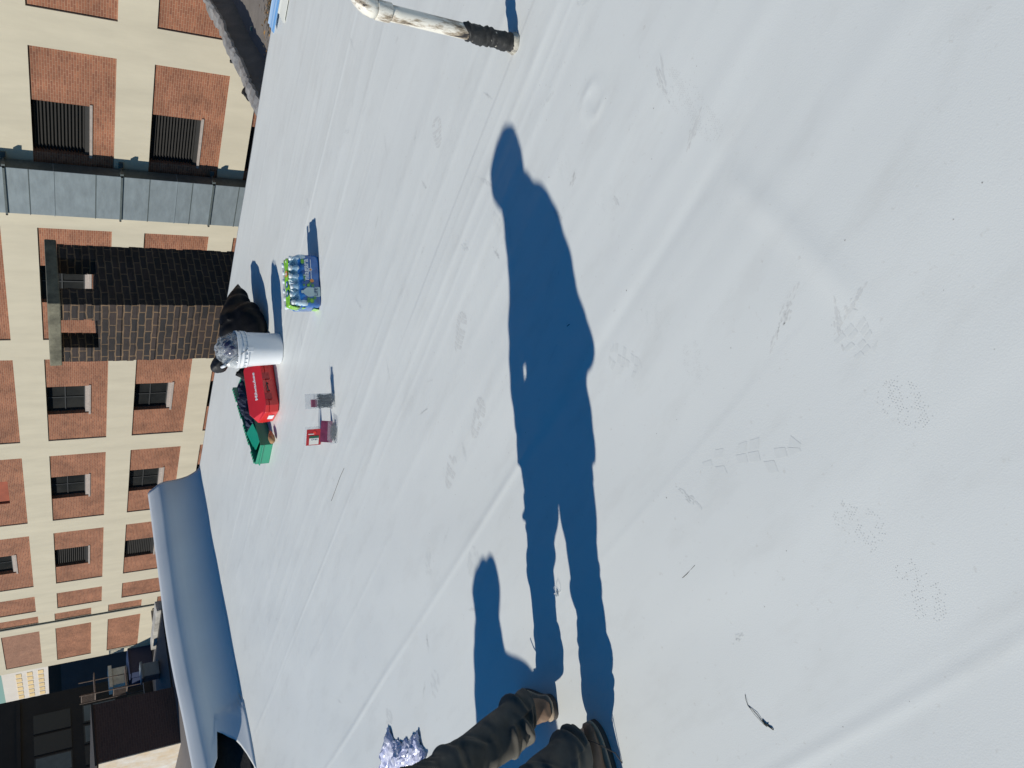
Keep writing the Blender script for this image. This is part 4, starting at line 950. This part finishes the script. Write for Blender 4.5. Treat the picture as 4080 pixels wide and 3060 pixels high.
# ---- the man whose shoes and long shadow are seen
O1 = (-2.83, .63)
man = thing('person', (0, 0, 0), 0, 'x', 'person')
bw = lambda w, s_, z: body_pt(O1, w, s_, z)
ank1 = (-2.915, .680, .10); ank2 = (-2.690, .350, .10)
kn1 = tuple(bw(.065, -.02, .44)); kn2 = tuple(bw(-.245, -.07, .44)); hp1 = tuple(bw(.02, -.04, .80)); hp2 = tuple(bw(-.22, .04, .80))
# the skin body: one continuous surface under the clothes
mb = MB()
chain(mb, [Vector(ank1), Vector(kn1), Vector(hp1)], [.040, .055, .075]); chain(mb, [Vector(ank2), Vector(kn2), Vector(hp2)], [.040, .055, .075])
for a_, ang in ((ank1, 155), (ank2, 84)):
    q = Vector(a_); chain(mb, [q + Vector((0, 0, -.03)), q + Vector((math.cos(rad(ang)) * .15, math.sin(rad(ang)) * .15, -.055))], [.036, .028])
mb.loft([ring_w(O1, z, w0, w1, -.12, .12) for z, w0, w1 in ((.84, -.30, .08), (.95, -.30, .04), (1.10, -.31, .01), (1.22, -.28, .05), (1.40, -.22, .08), (1.47, -.13, .06))])
chain(mb, [bw(-.04, .0, 1.42), bw(.02, .0, 1.54), bw(.05, 0, 1.62)], [.065, .055, .055])
mb.ellip(bw(.055, 0, 1.70), (.082, .072, .095), axis=(0, 0, 1)); mb.ellip(bw(.10, 0, 1.655), (.05, .045, .045)); mb.ellip(bw(.152, 0, 1.69), (.013, .010, .018)); mb.ellip(bw(.142, 0, 1.655), (.012, .02, .008))
for sg in (-1, 1): mb.ellip(bw(.04, sg * .078, 1.69), (.016, .009, .026)); mb.ellip(bw(.125, sg * .030, 1.715), (.012, .014, .008))
def arm(mb, sh_, el_, wr_, fdir, thumb, r=(.050, .040, .028)):
    chain(mb, [sh_, el_, wr_], list(r))
    d_ = Vector(fdir).normalized(); side = d_.cross(Vector(thumb)).normalized(); th_ = Vector(thumb).normalized()
    palm = wr_ + d_ * .045; chain(mb, [wr_, palm, wr_ + d_ * .075], [.026, .030, .028])
    for k, (o, L, cu) in enumerate(((-.028, .068, .25), (-.010, .078, .3), (.010, .073, .36), (.027, .056, .45))):
        p0 = wr_ + d_ * .075 + th_ * (-o); p1 = p0 + (d_ + side * cu * .5) * L * .45; p2 = p1 + (d_ + side * cu * 1.3) * L * .33; p3 = p2 + (d_ * .8 + side * cu * 2) * L * .22
        chain(mb, [p0, p1, p2, p3], [.0095, .0088, .0080, .0070], n=10)
    t0 = wr_ + d_ * .025 + th_ * .022; chain(mb, [t0, t0 + d_ * .022 + th_ * .022, t0 + d_ * .050 + th_ * .030], [.0115, .010, .0085], n=10)
shF, elF, wrF = bw(.03, -.07, 1.36), bw(.115, -.08, 1.09), bw(.120, -.07, .885)
shB, elB, wrB = bw(-.20, .06, 1.33), bw(-.370, .06, 1.05), bw(-.22, .12, .91)
arm(mb, shF, elF, wrF, (0.02, .02, -1), WV, (.040, .028, .024)); arm(mb, shB, elB, wrB, WV * .9 + Vector((0, 0, -.35)), Vector((0, 0, 1)) + WV * .3)
body = remeshed(mb, 'person', 'skin', .0085, None, 3)
bpy.data.objects.remove(man)
man = body; tag(man, 'man in dusty work trousers and brown lace-up boots, casting the long shadow', 'person'); man.name = 'person'
# head shape turned towards his front, hair, cap, jacket
hr = MB().ellip(bw(.035, 0, 1.725), (.092, .082, .075)); hr.build('hair', 'hair', man, True)
mj = MB()
mj.loft([ring_w(O1, z, w0, w1, s0, s1, hem=.78 if z < .77 else (.35 if z < .9 else 0)) for z, w0, w1, s0, s1 in ((.735, -.385, .163, -.20, .19), (.76, -.39, .168, -.205, .195), (.87, -.385, .165, -.2, .19), (.98, -.375, .03, -.19, .19), (1.08, -.380, .030, -.19, .19), (1.18, -.375, .07, -.2, .2), (1.29, -.360, .112, -.21, .2), (1.40, -.318, .112, -.21, .19), (1.48, -.262, .105, -.17, .16), (1.54, -.185, .110, -.12, .12), (1.60, -.125, .12, -.09, .09))])
chain(mj, [bw(.03, -.07, 1.39), bw(.100, -.08, 1.22), bw(.116, -.08, 1.06), bw(.126, -.07, .93)], [.072, .060, .056, .052]); chain(mj, [bw(-.22, .06, 1.33), bw(-.35, .06, 1.10), bw(-.385, .06, 1.03), bw(-.26, .10, .93)], [.075, .060, .058, .046])
mj.ellip(bw(-.10, .0, 1.51), (.07, .10, .06)); mj.ellip(bw(-.16, 0, 1.43), (.09, .13, .07))
def jd(co, no): return co + no * (.006 * math.sin(23 * co.z + 8 * co.x) * math.sin(17 * co.y + 5 * co.z) + .003 * math.sin(60 * co.z + 20 * co.y))
remeshed(mj, 'jacket', 'jacket', .012, man, 3, jd)
mh = MB(); mh.loft([ring_w(O1, z, w0, w1, s0, s1, p=2.0) for z, w0, w1, s0, s1 in ((1.60, -.10, .13, -.085, .085), (1.645, -.088, .185, -.095, .095), (1.70, -.088, .187, -.10, .10), (1.745, -.066, .14, -.09, .09), (1.78, -.045, .085, -.06, .06), (1.797, -.02, .03, -.02, .02))])
remeshed(mh, 'hood', 'jacket', .007, man, 1)
mt = MB()
def knots(L): return [bw(w, s_, z) for w, s_, z, r in L], [q[3] for q in L]
folded_leg(mt, *knots([(.085, .012, .09), (.066, .0, .19), (.070, .0, .30), (.067, .0, .42), (.040, .0, .55), (.020, -.02, .64), (.02, -.03, .74)][0:0] or [(.082, .022, .118, .088), (.066, .008, .18, .095), (.070, .0, .28, .092), (.067, .0, .40, .096), (.052, .0, .53, .100), (.020, -.01, .62, .124), (.01, -.0, .74, .13)]), 3)
folded_leg(mt, *knots([(-.252, -.035, .100, .088), (-.262, -.052, .16, .096), (-.245, -.07, .25, .094), (-.262, -.075, .36, .086), (-.243, -.07, .46, .092), (-.244, -.06, .56, .102), (-.232, -.02, .64, .124), (-.22, .0, .74, .13)]), 8)
mt.loft([ring_w(O1, z, w0, w1, -.16, .15, hem=.8 if z < .75 else .3) for z, w0, w1 in ((.655, -.33, .12), (.70, -.36, .14), (.78, -.36, .14), (.92, -.34, .12))])
mt.build('trousers', 'trousers', man, True)
boot(man, (-2.846, .660), 155, .30, 1, ank1)
b2 = boot(man, (-2.684, .236), 84, .30, 2, ank2)
q0, q1, q2 = Vector((-2.60, .44, .085)), Vector((-2.565, .40, .10)), Vector((*ground_px(2482, 3040), .003))
MB().tube([q0, Vector((-2.575, .47, .11)), Vector((-2.56, .44, .08)), Vector((-2.565, .39, .02)), q2], .0018, n=6).build('loose_lace', 'lace', b2, True)
MB().tube([Vector((-2.93, .735, .12)), Vector((-2.95, .775, .125)), Vector((-2.965, .79, .145))], .0028, n=6).build('loose_lace', 'lace', man, True)

# ---- second man, only his shadow reaches the picture
O2 = (-4.193, -.458)
b2w = lambda w, s_, z: body_pt(O2, w, s_, z)
mb = MB()
for w, s_ in ((.02, -.10), (-.14, .10)):
    chain(mb, [b2w(w, s_, .10), b2w(w, s_, .50), b2w(w - .05, s_, .90)], [.042, .056, .075]); chain(mb, [b2w(w, s_, .07), b2w(w + .16, s_, .045)], [.036, .028])
mb.loft([ring_w(O2, z, w0, w1, -.14, .14) for z, w0, w1 in ((.85, -.26, .14), (1.0, -.26, .15), (1.15, -.24, .14), (1.24, -.09, .13), (1.36, -.02, .10))])
chain(mb, [b2w(.06, 0, 1.32), b2w(.07, 0, 1.46)], [.06, .052]); mb.ellip(b2w(.07, 0, 1.57), (.085, .075, .105)); mb.ellip(b2w(.13, 0, 1.53), (.04, .04, .04)); mb.ellip(b2w(.165, 0, 1.56), (.013, .01, .018))
arm(mb, b2w(.03, -.12, 1.13), b2w(.10, -.18, 1.02), b2w(.16, -.12, .90), (0.02, .02, -1), WV); arm(mb, b2w(-.10, .10, 1.08), b2w(-.30, .14, 1.0), b2w(-.20, .2, .86), (0.05, 0.05, -1), WV)
m2 = remeshed(mb, 'person', 'skin', .011, None, 3); tag(m2, 'second man, in a dark hooded jacket on the sunny side, casting the shorter shadow', 'person')
mj = MB(); mj.loft([ring_w(O2, z, w0, w1, s0, s1) for z, w0, w1, s0, s1 in ((.78, -.40, .24, -.2, .2), (.95, -.42, .28, -.2, .2), (1.08, -.46, .292, -.2, .2), (1.20, -.45, .275, -.2, .2), (1.235, -.43, .27, -.2, .2), (1.25, -.18, .268, -.2, .2), (1.275, -.11, .264, -.19, .19), (1.30, -.068, .260, -.16, .16), (1.38, -.052, .235, -.12, .12), (1.45, -.04, .205, -.09, .09))])
chain(mj, [b2w(.02, -.14, 1.18), b2w(.12, -.18, 1.02), b2w(.22, -.12, 1.00)], [.07, .058, .048]); chain(mj, [b2w(-.14, .10, 1.14), b2w(-.34, .12, 1.0), b2w(-.20, .15, .90)], [.07, .06, .05])
remeshed(mj, 'jacket', 'jacket', .014, m2, 4, jd)
mh = MB(); mh.loft([ring_w(O2, z, w0, w1, s0, s1, p=2.0) for z, w0, w1, s0, s1 in ((1.43, -.042, .203, -.09, .09), (1.50, -.03, .207, -.09, .09), (1.555, -.055, .213, -.095, .095), (1.60, -.069, .180, -.1, .1), (1.63, -.064, .085, -.085, .085), (1.67, -.048, .035, -.05, .05), (1.70, -.012, .01, -.012, .012))])
remeshed(mh, 'hood', 'jacket', .006, m2, 1)
mt = MB()
for w, s_, sd_ in ((.02, -.10, 5), (-.14, .10, 6)): folded_leg(mt, [b2w(w, s_, .06), b2w(w, s_, .3), b2w(w - .02, s_, .5), b2w(w - .05, s_, .82)], [.08, .085, .09, .11], sd_, n=48, m=70)
mt.loft([ring_w(O2, z, w0, w1, -.17, .17) for z, w0, w1 in ((.70, -.26, .14), (.82, -.28, .16), (.95, -.28, .16))]); mt.build('trousers', 'trousers', m2, True)
wa = math.degrees(math.atan2(WV.y, WV.x))
for w, s_, i_ in ((.02, -.10, 4), (-.14, .10, 5)):
    p = b2w(w, s_, .1); boot(m2, (p.x - WV.x * .07, p.y - WV.y * .07), wa, .29, i_, p)
